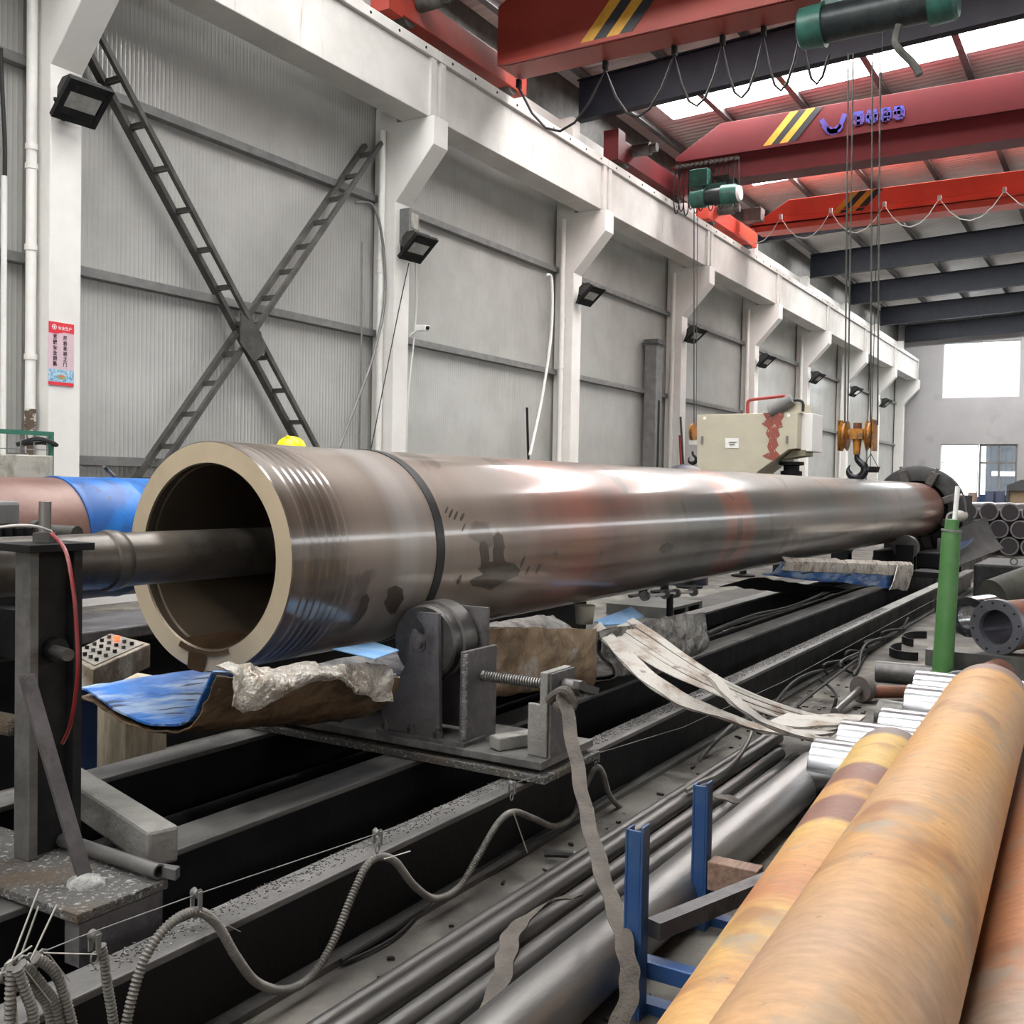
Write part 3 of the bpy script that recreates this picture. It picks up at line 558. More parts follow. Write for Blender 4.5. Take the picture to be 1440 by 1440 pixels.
def text(body, y, z, size, mat, parent, vertical=False):
    m_ = MB(); b0 = Vector(parent['_o'])
    for k, ch in enumerate(body):
        cu = bpy.data.curves.new('character', 'FONT'); cu.body = ch; cu.size = size; cu.extrude = .0008; cu.align_x = 'CENTER'; cu.align_y = 'CENTER'; cu.offset = size*.012
        o = bpy.data.objects.new('character', cu); COL.objects.link(o)
        loc = Vector((X0+.0135, y if vertical else y+k*size*1.0, z-k*size*1.12 if vertical else z))
        me = bpy.data.meshes.new_from_object(o); RT = Matrix.Rotation(PI/2, 3, 'Z') @ Matrix.Rotation(PI/2, 3, 'X')
        m_.add([loc+RT @ v.co for v in me.vertices], [tuple(p.vertices) for p in me.polygons]); bpy.data.objects.remove(o); bpy.data.meshes.remove(me)
    m_.build('characters', mat, parent, smooth=False)
text('安全生产', y0+.13, z1-.06, .042, 'white', bd)
text('紧握安全钥匙', y0+.075, z1-.16, .051, 'ink', bd, True)
text('开启幸福之门', y0+.195, z1-.16, .051, 'ink', bd, True)
# ================================================================ CRANES
def stripes(parent, pts, y, xs, z0, z1, slant, w, seq):
    for k, mt in enumerate(seq):
        x = xs+k*w
        MB().prism([(x, y, z0), (x+w, y, z0), (x+w+slant, y, z1), (x+slant, y, z1)], (0,-.006,0)).build('stripe', mt, parent, smooth=False)
def crane(label, red, y0, z0, zc, zt, yt, xe, logo=False, xs=-7.6, sl=.55, w=.16, xtap=-8.0, soff=True):
    t = thing('overhead_crane', (0, y0+.3, 8.1), label, 'crane', 'red overhead travelling cranes')
    yc = y0+.35
    xa = -9.05
    # upper box with sloped ends
    up = [(xa, zc), (9.05, zc), (9.05, zt-.55), (-xtap, zt), (xtap, zt), (xa, zt-.6)]
    MB().prism([(x, y0, z) for x, z in up], (0,.7,0)).build('box_girder', red, t, smooth=False, bevel=.01)
    lo = [(xa+.15, z0), (8.9, z0), (9.0, zc-.002), (xa+.05, zc-.002)]
    MB().prism([(x, y0+.05, z) for x, z in lo], (0,.60,0)).build('lower_web', red, t, smooth=False)
    MB().bb(xa+.1, 8.95, y0-.04, y0-.001, zc-.03, zc+.03).build('edge_flange', red, t, smooth=False)
    # end carriage on the rail
    for sx, ln in ((-1, 2.9), (1, 2.9)):
        cx = sx*9.42
        MB().bb(cx-.14, cx+.14, yc-ln, yc+1.0, 8.30, 8.72).build('end_carriage', red, t, smooth=False, bevel=.01)
        MB().bb(cx-.17, cx+.17, yc-ln-.03, yc-ln+.3, 8.24, 8.86).build('carriage_end', red, t, smooth=False)
        for yy in (yc-ln+.55, yc+.6): MB().cyl((cx-.1, yy, 8.37), (cx+.1-.0, yy, 8.37), .16, 20).build('wheel', 'brace', t)
    MB().cyl((-9.25, yc-2.2, 8.6), (-8.85, yc-2.2, 8.6), .13, 16).cyl((-8.85, yc-2.2, 8.6), (-8.7, yc-2.2, 8.6), .09, 16).build('drive_motor', 'brace', t)
    return t
c1 = crane('nearest red overhead crane at the top of the picture', 'red_dark', 14.28, 8.29, 8.31, 9.85, 14, -8)
for k, mt in enumerate(('stripe_y','stripe_k','stripe_y','stripe_k')):
    q = [at_y(*p, 14.27) for p in ((815+17*k, 62-2.5*k), (832+17*k, 59.5-2.5*k))]
    a, b = q; s = Vector((.85, 0, .95))
    MB().prism([(a.x, 14.275, a.z), (b.x, 14.275, b.z), (b.x+s.x, 14.275, b.z+s.z), (a.x+s.x, 14.275, a.z+s.z)], (0,-.006,0)).build('stripe', mt, c1, smooth=False)
c2 = crane('middle dark red overhead crane with a faded blue logo', 'red_backlit', 21.9, 8.31, 8.86, 9.55, 22, -8)
for k, mt in enumerate(('stripe_y','stripe_k','stripe_y','stripe_k')):
    a = at_y(1073+11.5*k, 204-2*k, 21.89); b = at_y(1084.5+11.5*k, 202-2*k, 21.89); s = Vector((.57, 0, .62))
    MB().prism([(a.x, 21.894, 8.90), (b.x, 21.894, 8.90), (b.x+s.x, 21.894, 9.53), (a.x+s.x, 21.894, 9.53)], (0,-.006,0)).build('stripe', mt, c2, smooth=False)
def strokes(parent, pts_list, y, mat, name, r=.03):
    m = MB()
    for pts in pts_list:
        P = [at_y(*p, y) for p in pts]
        for a, b in zip(P, P[1:]): m.bar(a, b, .006, r*2, up=(0,0,1) if abs((b-a).normalized().z) < .8 else (1,0,0))
    return m.build(name, mat, parent, smooth=False)
strokes(c2, [[(1155,168),(1163,180),(1172,184)],[(1188,160),(1182,176),(1172,184)],[(1158,176),(1166,185),(1178,184),(1184,176)],[(1164,184),(1172,187),(1178,184)]], 21.88, 'logo', 'swoosh_emblem', .05)
ch = []
for k in range(4):
    x = 1200+k*19; y = 160-k*2.6
    ch += [[(x,y),(x+14,y-2)],[(x,y+7),(x+14,y+5)],[(x+2,y+14),(x+13,y+12)],[(x+7,y-2),(x+7,y+16)],[(x+1,y+3),(x+1,y+14)],[(x+13,y),(x+13,y+12)]]
strokes(c2, ch, 21.88, 'logo', 'blurred_lettering', .035)
c3 = crane('farthest bright orange red overhead crane with festoon cable', 'red_bright', 27.2, 8.42, 8.62, 9.17, 27, -8)
for k, mt in enumerate(('stripe_y','stripe_k','stripe_y','stripe_k')):
    a = at_y(1169+11*k, 298-1.5*k, 27.19); b = at_y(1180+11*k, 296.5-1.5*k, 27.19); s = Vector((.5, 0, .52))
    MB().prism([(a.x, 27.194, 8.66), (b.x, 27.194, 8.66), (b.x+s.x, 27.194, 9.16), (a.x+s.x, 27.194, 9.16)], (0,-.006,0)).build('stripe', mt, c3, smooth=False)
e = at_y(1060, 303, 27.0)
MB().bb(e.x-.24, e.x+.24, 26.85, 27.19, e.z-.17, e.z+.17).build('control_box', 'galv', c3, smooth=False, bevel=.01)
MB().bar((-8.8, 27.1, 8.72), (8.5, 27.1, 8.72), .02, .02).build('festoon_rail', 'red_bright', c3, smooth=False)
xk = [at_y(p, 318, 27.05).x for p in (1098, 1168, 1243, 1320, 1411)]; xk = xk + [xk[-1]+1.95*i for i in range(1, 4)]
P = []
for a, b in zip([xk[0]-1.3]+xk, xk):
    for j in range(6): f = j/6; P.append((a+(b-a)*f, 27.02, 8.68-(1-(2*f-1)**2)*.62))
fc = MB().tube(P, .014, 6).build('festoon_cable', 'cable_w', c3)
for x in xk: MB().bb(x-.04, x+.04, 26.99, 27.06, 8.64, 8.76).build('cable_trolley', 'white', fc, smooth=False)
# festoon on crane 1: long black loops
P = []
x1k = [at_y(p, 60, 14.0).x for p in (690, 815, 915, 985, 1045, 1100, 1150)]
for a, b in zip(x1k, x1k[1:]):
    for j in range(6): f = j/6; P.append((a+(b-a)*f, 14.9, 8.15-(1-(2*f-1)**2)*.85))
o = MB().tube(P, .022, 6).build('festoon_cable', 'rubber', c1)
for x in x1k: MB().bb(x-.03, x+.03, 14.85, 14.95, 8.14, 8.28).build('cable_trolley', 'black', o, smooth=False)
# bunched festoon under crane 2 with red sheet box
for k in range(13):
    x = -8.95+k*.115
    z = 8.5
    hh = .75+.2*random.random()
    MB().tube([(x, 21.7, z+.1), (x-.03, 21.66, z-.35), (x+.01, 21.65, z-hh), (x+.07, 21.65, z-hh-.05), (x+.10, 21.66, z-hh+.15), (x+.07, 21.7, z+.1)], .014, 6, sub=4).build('festoon_loop', 'rubber', c2)
    MB().cyl((x+.03, 21.64, z+.16), (x+.03, 21.76, z+.16), .045, 10).build('cable_roller', 'brace', c2)
MB().bb(-9.1, -7.55, 21.7, 21.74, 8.62, 8.68).build('roller_track', 'red_backlit', c2, smooth=False)
# hoists
def hoist(label, x0, x1, y, zc, r, trol=True, box=True):
    t = thing('electric_hoist', ((x0+x1)/2, y, zc-r), label, 'hoist', 'green electric hoists under the cranes'); L = x1-x0
    MB().cyl((x0+.35, y, zc), (x1-.35, y, zc), r*.82, 28).build('drum', 'drum', t)
    MB().lathe((x0, y, zc), (1,0,0), [(0,r*.75),(.03,r*.9),(.34,r*.95),(.35,r)], 28).build('motor_cover', 'green_hoist', t)
    MB().lathe((x1-.35, y, zc), (1,0,0), [(0,r),(.02,r),(.3,r*.95),(.35,r*.8)], 28).build('gear_cover', 'green_hoist', t)
    MB().bb(x0+.3, x1-.3, y-.06, y+.06, zc+r*.8, zc+r*1.25).build('frame_bar', 'green_hoist', t, smooth=False)
    if box: MB().bb(x0+.0, x0+.42, y-.16, y+.16, zc+r*1.05, zc+r*1.05+.38).build('control_box', 'green_hoist', t, smooth=False, bevel=.02)
    return t
p = at_y(1120, 40, 14.2); q = at_y(1345, 25, 14.2)
h1 = hoist('large green and black hoist under the nearest crane', p.x, q.x, 14.35, 7.88, .30, box=False)
for x in (p.x+.5, q.x-.5): MB().bb(x-.06, x+.06, 14.3, 14.4, 8.18, 8.30).build('trolley_arm', 'black', h1, smooth=False)
MB().tube([(p.x+1.35, 14.2, 7.6), (p.x+1.32, 14.2, 7.35), (p.x+1.55, 14.2, 7.05), (p.x+1.62,14.2,6.9)], .05, 8, sub=4).build('rope_guide', 'brace', h1)
p = at_y(972, 285, 21.6); q = at_y(1038, 275, 21.6)
h2 = hoist('green hoist with a control box under the middle crane', p.x, q.x, 21.6, 7.87, .22)
MB().bb(p.x+.5, q.x-.2, 21.55, 22.1, 8.22, 8.30).build('trolley_arm', 'black', h2, smooth=False)
MB().lathe((q.x, 21.6, 7.87), (1,0,0), [(0,.17),(.06,.15),(.08,.05)], 24).build('motor_fan_cap', 'white', h2)
# hook blocks and ropes
def rope(px, py0, py1, y, label, r=.012):
    a = at_y(px[0], py0, y); b = at_y(px[1], py1, y)
    o = MB().cyl(b, a, r, 6).build('wire_rope', 'brace'); tag(o, label, 'rope', 'hoisting ropes')
hk = at_y(1206, 600, 14.35)
for (a, b), n in zip(((1193,1188),(1200,1192),(1227,1224),(1238,1234)), ('leftmost','second','third','rightmost')):
    rope((a, b), 75, 598, 14.35, n+' steel rope holding the yellow hook block')
t = thing('hook_block', (hk.x, 14.35, 1.75), 'yellow hook block with two sheaves hanging from the nearest crane', 'hook', 'crane hooks')
for s in (-1, 1):
    c = Vector((hk.x+s*.165, 14.35, hk.z-.12))
    MB().lathe(c-Vector((.045,0,0)), (1,0,0), [(0,.15),(.01,.21),(.035,.17),(.055,.17),(.08,.21),(.09,.15)], 28).build('sheave', 'hook_y', t)
    MB().box(c+Vector((s*.06,0,0)), (.02, .3, .42)).build('side_plate', 'hook_y', t, smooth=False, bevel=.02)
MB().cyl((hk.x-.15, 14.35, hk.z-.10), (hk.x+.15, 14.35, hk.z-.10), .06, 16).box((hk.x, 14.35, hk.z-.1), (.17,.16,.14)).build('crosshead', 'hook_y', t)
MB().cyl((hk.x, 14.35, hk.z-.03), (hk.x, 14.35, hk.z+.05), .055, 12).build('hook_nut', 'rusty', t)
MB().lathe((hk.x, 14.35, hk.z-.38), (0,0,1), [(0,.045),(.1,.05),(.21,.06)], 16).build('shank', 'hook_y', t)
def hook(c, s, parent, mat='hook_k'):
    c = Vector(c); P = []; rr = []
    for th, r in ((100,.9),(60,.95),(20,1),(-20,1),(-60,1),(-100,1),(-140,1),(-180,1),(-215,.95)):
        a = math.radians(th); P.append(c+Vector((math.cos(a)*r*s, 0, math.sin(a)*r*s)))
    P = spline([c+Vector((0,0,1.9*s))]+[c+Vector((0.05*s,0,1.3*s))]+P[1:], 4); m = MB(); n = 10; v = []
    for i, pt in enumerate(P):
        tt = (P[min(i+1,len(P)-1)]-P[max(i-1,0)]).normalized(); b = Vector((0,1,0)); a = tt.cross(b); f = i/len(P); r = s*(.28+.22*math.sin(PI*min(1,f*1.05)))*(1 if f < .8 else max(.25,(1-f)/.2))
        v += [pt+(a*math.cos(2*PI*k/n)+b*math.sin(2*PI*k/n)*.8)*r for k in range(n)]
    fc = [(i*n+k, i*n+(k+1) % n, (i+1)*n+(k+1) % n, (i+1)*n+k) for i in range(len(P)-1) for k in range(n)]
    fc = [q[::-1] for q in fc]; m.add(v, fc+[tuple(range(n)), tuple(range((len(P)-1)*n, len(P)*n))[::-1]]); return m.build('hook', mat, parent)
hook((hk.x, 14.35, hk.z-.58), .11, t)
hk2 = at_y(975, 600, 21.6)
rope((976, 976), 290, 600, 21.6, 'thin black rope left of the cream machine, going up to the green hoist', .014)
rope((981, 979), 290, 600, 21.6, 'second thin rope beside it, left of the cream machine', .008)
t = thing('hook_block', (hk2.x, 21.6, 1.9), 'small brown hook block hanging left of the cream machine', 'hook', 'crane hooks')
MB().lathe((hk2.x-.04, 21.6, hk2.z-.12), (1,0,0), [(0,.12),(.01,.2),(.04,.16),(.07,.2),(.08,.12)], 20).build('sheave', 'hook_y', t)
MB().box((hk2.x, 21.6, hk2.z-.35), (.16,.1,.1)).build('crosshead', 'cable_w', t, smooth=False)
hook((hk2.x, 21.6, hk2.z-.72), .09, t)
wire([at_y(1283, 300, 26.9), at_y(1283, 340, 26.9), at_y(1283, 430, 26.9), at_y(1283, 470, 26.9)], .006, 'rubber', 'thin pendant cable hanging below the farthest crane') if False else None
# ================================================================ MACHINE BED AND MAIN PIPE
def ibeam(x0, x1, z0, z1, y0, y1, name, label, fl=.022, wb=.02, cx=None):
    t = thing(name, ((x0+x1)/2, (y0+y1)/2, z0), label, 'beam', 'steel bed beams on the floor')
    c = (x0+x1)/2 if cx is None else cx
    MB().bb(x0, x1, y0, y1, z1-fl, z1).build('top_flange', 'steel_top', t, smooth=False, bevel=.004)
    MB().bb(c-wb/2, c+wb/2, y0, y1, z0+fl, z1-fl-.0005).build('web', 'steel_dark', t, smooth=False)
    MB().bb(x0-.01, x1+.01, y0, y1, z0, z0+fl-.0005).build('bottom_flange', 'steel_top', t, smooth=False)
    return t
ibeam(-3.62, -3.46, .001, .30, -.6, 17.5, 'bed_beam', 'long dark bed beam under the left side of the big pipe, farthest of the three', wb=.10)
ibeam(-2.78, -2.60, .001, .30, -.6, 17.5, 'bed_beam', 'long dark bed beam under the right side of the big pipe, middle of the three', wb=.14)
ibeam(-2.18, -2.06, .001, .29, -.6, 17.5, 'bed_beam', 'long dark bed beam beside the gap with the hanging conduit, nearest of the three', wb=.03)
m = MB()
for k in range(9000):
    y = random.uniform(3.9, 11) if k % 6 else random.uniform(1.6, 4); s = random.uniform(.0010, .0027)
    x = random.choice((random.uniform(-2.178, -2.09), max(-2.178, random.gauss(-2.15, .014))))
    m.box((x, y, .2905+s/2), (s*1.5, s*random.uniform(1,4), s), rz=random.uniform(0, 3))
o = m.build('swarf', 'swarf', smooth=False); o['kind'] = 'stuff'; tag(o, 'grey metal chips scattered along the nearest bed beam', 'swarf')
# oily trough floor between the beams
m = MB(); m.bb(-3.45, -2.79, -.6, 17.5, .002, .012); o = m.build('oil_tray', 'grime', smooth=False); tag(o, 'black oily tray floor between the two beams under the big pipe', 'tray')
m = MB(); m.bb(-2.58, -2.20, -.6, 17.5, .002, .010); o = m.build('oil_tray', 'grime', smooth=False); tag(o, 'black oily strip between the middle and the nearest bed beam', 'tray')
struct(MB().bb(-5.0, -3.66, 9.1, 17.4, .0005, .003).build('floor_painted_shade', mk('shade_darkened_floor', (.035,.033,.032), .8, 0, (.06,.055,.05), 2), smooth=False))  # shade beside the bed, painted as a darker floor strip
o = MB().cyl((-3.17, 1.0, .13), (-3.17, 17, .13), .05, 16).build('feed_shaft', 'steel_dark'); tag(o, 'long dark feed shaft lying between the bed beams', 'shaft')
m = MB()
for k in range(60):
    y = 2.0+k*.045; c = Vector((-3.06, y, .03)); d = Vector((0, .026, 0)) ; u = Vector((.014,0,0)) if k % 2 else Vector((0,0,.014))
    m.tube([c+d*math.cos(a)+u*math.sin(a) for a in [2*PI*j/8 for j in range(8)]], .005, 5, closed=True)
o = m.build('chain', 'steel_mid'); tag(o, 'dark drive chain beside the feed shaft between the beams', 'chain')
def shard(c, s, label, mat='foil_grey', n=6, sx=1):
    c = Vector(c); g = [[c+Vector(((i/n-.5)*s*sx, (k/n-.5)*s*1.6, .02+.3*s*nzv(Vector((i*.6+c.x*3, k*.5+c.y*3, 0)), 1))) for k in range(n+1)] for i in range(n+1)]
    o = MB().sheet(g, .004).build('metal_scrap', mat); tag(o, label, 'scrap', 'scraps in the oily tray'); return o
shard(at_z(275, 1108, .08), .10, 'crumpled bright scrap behind the feed shaft near the grey block', 'foil')
shard(at_z(392, 1120, .05), .12, 'torn bright scrap right of the feed shaft, largest in the tray', 'foil')
shard(at_z(263, 1178, .05), .09, 'dull scrap at the end of the grey block between the beams')
shard(at_z(460, 1088, .05), .09, 'small scrap in the tray just before the roller stand')
for k, (px, py) in enumerate(((955, 905), (985, 880), (1000, 898), (1022, 886), (1045, 872), (1060, 868), (1085, 845), (1110, 850), (1150, 838))):
    c = at_z(px, py, .12); c.x = max(-3.3, min(-2.95, c.x))
    o = MB().cyl(c+Vector((-.05,0,-.05)), c+Vector((.07,.05,-.02)), .045+.01*(k % 3), 12).build('coupling', 'foil_grey' if k % 3 == 0 else 'steel_dark')
    tag(o, ORD[k]+' coupling lying between the bed beams, counting away from the slings', 'coupling', 'couplings between the beams')
for k in range(2):
    P = [(-3.30+k*.06, 6+.9*i, .17+.02*math.sin(i*1.7+k)) for i in range(9)]
    wire(P, .018, 'rubber', ['left','right'][k]+' of the two black hoses running between the bed beams', 'hose', 'hose', 4)

# ---- main pipe
PX, PZ, PR, RI, Y0, Y1 = -3.17, 1.185, .465, .372, 2.89, 18.7
TA = (.24, .19, .16); TB = (.29, .24, .205); GR = (.14, .135, .125); RD = (.33, .14, .10); DK = (.07, .05, .038); WH = (.50, .49, .46); BR = (.19, .135, .10)
stops = [(0, DK), (.07, (.13,.10,.08)), (.12, DK), (.20, (.11,.085,.065)), (.26, DK), (.34, TA), (.62, TB), (.68, (.36,.33,.31)), (.80, (.36,.33,.31)), (.95, TB), (1.7, TA), (1.95, (.25,.15,.12)), (2.45, RD), (2.85, (.17,.10,.08)), (3.0, (.20,.11,.085)), (3.5, TA), (3.95, (.17,.15,.13)), (4.15, GR), (4.8, GR), (4.95, RD), (5.5, RD), (5.65, GR), (6.3, (.16,.14,.12)), (6.8, TA), (8.0, GR), (9.2, BR), (10.5, GR), (12, TA), (13.6, (.17,.15,.13)), (14.2, (.22,.09,.06))]
LEN = Y1-Y0
PM = pipe_mat('turned_steel_pipe', stops, .30, .30, (.10,.08,.065), .60, .63, 2.0, LEN, .03, -LEN/2, ring=.9, coat=.65)
t = thing('steel_pipe', (PX, (Y0+Y1)/2, PZ-PR), 'huge long turned steel pipe with a dark band round it, across the middle', 'pipe')
prof = [(0, PR-.005), (.005, PR), (.03, PR)]
for k in range(7): y = .05+k*.042; prof += [(y, PR), (y+.006, PR-.006), (y+.02, PR-.006), (y+.026, PR)]
prof += [(.36, PR)] + [(.36+(LEN-.36)*i/30, PR) for i in range(1, 31)]
PN = 128
MB().lathe((PX, Y0, PZ), (0,1,0), prof, PN, cap=False).build('outer_wall', PM, t, ang=25)
e = MB(); e.lathe((PX, Y0, PZ), (0,1,0), [(0, RI+.006), (0.0, PR-.005)], PN, cap=False)
e.f = [q for q in e.f]; e.build('end_face', 'face', t)
b = MB(); b.lathe((PX, Y0, PZ), (0,1,0), [(0, RI+.006), (.006, RI), (.03, RI), (.034, RI+.008), (.05, RI+.008), (.054, RI), (LEN, RI)], PN, cap=False); b.f = [q[::-1] for q in b.f]
b.build('bore', 'bore', t)
MB().lathe((PX, Y1, PZ), (0,1,0), [(0, RI-.2), (0, PR)], 48, cap=False).build('far_end_face', 'face', t)
ys = 3.83
MB().lathe((PX, ys, PZ), (0,1,0), [(0, PR+.001), (0, PR+.004), (.062, PR+.004), (.062, PR+.001)], PN, close=True).build('band', 'strap_steel', t)
# oily stains on the pipe skin
def psurf(px, py, off=.0012):
    v = ray(px, py).normalized(); a = v.x**2+v.z**2; dx = CAM.x-PX; dz = CAM.z-PZ; b_ = 2*(v.x*dx+v.z*dz); c_ = dx*dx+dz*dz-(PR+off)**2
    return CAM+v*((-b_-math.sqrt(max(0, b_*b_-4*a*c_)))/(2*a))
def stain(cx_, cy_, outline, mat='stain'):
    m_ = MB(); n_ = len(outline); v = [psurf(cx_, cy_)]; R_ = 4
    for r_ in range(1, R_+1):
        for (x, y) in outline: v.append(psurf(cx_+(x-cx_)*r_/R_, cy_+(y-cy_)*r_/R_, .0012 if r_ < R_ else .0006))
    f = [(0, 1+(k+1) % n_, 1+k) for k in range(n_)]
    for r_ in range(R_-1):
        for k in range(n_): a = 1+r_*n_+k; b2_ = 1+r_*n_+(k+1) % n_; f.append((a, b2_, b2_+n_, a+n_))
    m_.add(v, f); return m_.build('oil_stain', M_ST, t)
M_ST = mk('dark_oil_stain', (.085,.065,.052), .3, .2, (.06,.045,.036), 14, coat=.5)
stain(695, 806, [(680,808),(672,800),(680,794),(688,790),(700,789),(712,790),(724,793),(732,802),(728,810),(714,816),(700,824),(690,830),(680,827),(664,824),(660,817),(668,812)])
stain(701, 775, [(692,796),(693,775),(693,755),(700,748),(707,753),(710,768),(711,792),(702,798)])
stain(681, 785, [(676,800),(676,785),(674,772),(675,763),(680,760),(686,766),(688,780),(690,797)])
stain(555, 842, [(545,860),(540,848),(545,828),(556,823),(566,828),(568,842),(562,852),(556,862),(550,864)])
stain(500, 865, [(491,877),(493,870),(503,858),(508,840),(516,835),(520,842),(516,858),(508,870),(498,880)])
stain(937, 771, [(926,774),(930,767),(938,763),(947,766),(948,771),(941,777),(931,778)])
for (x, y, w_, h_) in ((634,722,2,7),(641,725,2,7),(650,727,2.5,6),(628,717,1.5,5),(618,735,1.5,8),(652,742,1.5,6),(735,790,2,9),(742,802,2,7),(757,800,2.5,8),(646,815,3,7)):
    stain(x, y, [(x+w_*math.cos(a)+h_*.4*math.sin(a), y-h_*math.sin(a)) for a in [2*PI*k/8 for k in range(8)]])
# coolant running over the lower lip
m = MB(); g = []
aa = [math.radians(a) for a in range(248, 291, 3)]
rows = [(Y0+.30, RI-.003), (Y0+.15, RI-.003), (Y0+.03, RI-.004), (Y0-.004, RI+.01), (Y0-.006, RI+.03)]
for y, r in rows: g.append([(PX+math.cos(a)*r, y, PZ+math.sin(a)*r) for a in aa])
m.sheet(g, .003, flip=True)
g = []
for k, f in enumerate((0, .3, .6, 1.0)):
    g.append([(PX+math.cos(a)*(RI+.02+f*.075), Y0-.007, PZ+math.sin(a)*(RI+.02+f*.075)) for a in [math.radians(257+f*1+j*(3-.7*f)) for j in range(6)]])
m.sheet(g, .003, flip=True)
o = m.build('coolant_spill', 'spill', t)

# ---- boring bar and its steady post
o = MB().lathe((PX, .2, 1.195), (0,1,0), [(0,.1),(2.2,.1),(2.205,.108),(2.23,.112),(2.26,.108),(2.27,.1),(4.6,.1)], 48).build('boring_bar', 'bar'); tag(o, 'dark boring bar with a weld bead entering the mouth of the big pipe', 'bar')
PYp = 1.95
t = thing('bar_support', (-2.80, PYp, .30), 'grimy steel post stand carrying the boring bar at the left edge', 'stand')
q = [at_z(-60, 1200, .335), at_z(-25, 1232, .335), at_z(132, 1283, .335), at_z(214, 1234, .335), at_z(80, 1180, .335), at_z(-30,1160,.335)]
zt = .335
plate = [(-3.75, 1.72, zt), (-2.36, 1.72, zt), (-2.36, 2.02, zt), (-3.75, 2.02, zt)]
MB().prism(plate, (0,0,-.028)).build('base_plate', 'chips', t, smooth=False, bevel=.003)
MB().bb(-2.372, -2.36, 1.725, 2.0, .19, .306).bb(-2.42, -2.372, 1.725, 1.737, .19, .306).build('side_angle', 'steel_grey', t, smooth=False)
MB().bb(-2.88, -2.805, 1.875, 1.905, zt+.001, 1.27).build('front_flange', 'steel_top', t, smooth=False, bevel=.003)
MB().bb(-2.86, -2.835, 1.906, 2.05, zt+.001, 1.27).bb(-2.835, -2.80, 2.02, 2.05, zt+.001, 1.27).build('post_web', 'black', t, smooth=False)
MB().bb(-2.92, -2.74, 1.83, 2.05, 1.272, 1.295).build('top_plate', 'steel_dark', t, smooth=False, bevel=.002)
MB().cyl((-2.83, 1.94, 1.296), (-2.83, 1.94, 1.325), .035, 6).build('nut', 'steel_mid', t)
MB().cyl((-2.83, 1.94, 1.326), (-2.83, 1.94, 1.42), .018, 14).build('bolt', 'steel_big', t)
MB().cyl((-2.83, 1.96, .965), (-2.70, 1.93, .965), .019, 16).build('roller_pin', 'steel_mid', t)
MB().cyl((-2.88, 1.97, .965), (-2.80, 1.97, .965), .036, 20).build('roller', 'black', t)
a = at_x(38, 950, -2.66); b = at_x(100, 1165, -2.56); c = at_z(122, 1240, .337)
mm = MB()
for p, q in ((a, b), (b, c)):
    mm.bar(p, q, .006, .045, up=(0,1,0)); mm.bar(p+Vector((-.022,-.0,0)), q+Vector((-.022,-.0,0)), .038, .006, up=(0,1,0))
mm.build('brace_angle', 'steel_grey', t, smooth=False)
MB().sphere((c.x+.01, c.y-.01, .335), .055, 12, (1.1, .9, .5), zmin=0).build('weld_lump', mk('weld_spatter', (.5,.5,.48), .6, .3, (.2,.2,.2), 30, bump=1, bscale=60), t)
MB().bb(-3.75, -2.89, 1.86, 1.93, .70, .76).build('cross_arm', 'chips', t, smooth=False, bevel=.02)
MB().bb(-3.50, -3.20, 1.90, 2.0, zt+.001, 1.08).build('rear_post', 'black', t, smooth=False)
MB().bb(-3.40, -2.95, 1.92, 1.99, .93, 1.08).build('bar_cradle', 'steel_dark', t, smooth=False)
MB().cyl((-3.14, 1.70, .94), (-3.14, 2.05, .94), .05, 20).build('cradle_roller', 'steel_dark', t)
# stuff on the plate
a = at_z(88, 1181, .362); b = at_z(224, 1226, .362)
o = MB().pipe(a+Vector((0,0.0,.0)), b, .022, .017, 20).build('offcut_tube', 'steel_big'); tag(o, 'short grey tube offcut lying on the steel base plate at the left', 'tube')
o = MB().prism([b+Vector((-.03,.03,-.02)), b+Vector((.035,.045,-.02)), b+Vector((.05,.015,-.02)), b+Vector((.0,.01,-.02))], (0,0,.03)).build('angle_offcut', 'steel_grey', smooth=False); tag(o, 'small steel angle offcut beside the open end of the tube offcut', 'offcut')
A = at_z(110, 1095, .42); B = at_z(228, 1172, .42)
A = Vector((-3.36, 2.38, .37)); B = Vector((-2.50, 2.12, .37))
m = MB(); m.bar(A, B, .10, .115); o = m.build('wooden_beam', 'block', smooth=False, bevel=.012); tag(o, 'dust grey square beam lying across the bed beams by the tube offcut', 'beam')
# hose red on post
wire([at_y(72, 750, 1.9), at_y(92, 775, 1.88), at_y(103, 830, 1.86), at_y(108, 890, 1.86), at_y(109, 950, 1.86), at_y(100, 1015, 1.88), at_y(88, 1045, 1.9)], .006, 'strapr', 'red hose curving down beside the steady post', 'hose', 'hose')
wire([at_y(72, 747, 1.88), at_y(50, 740, 1.8), at_y(20, 739, 1.75), at_y(-20, 744, 1.7)], .004, 'cable_w', 'pale thin cable tied at the bolt on top of the steady post')

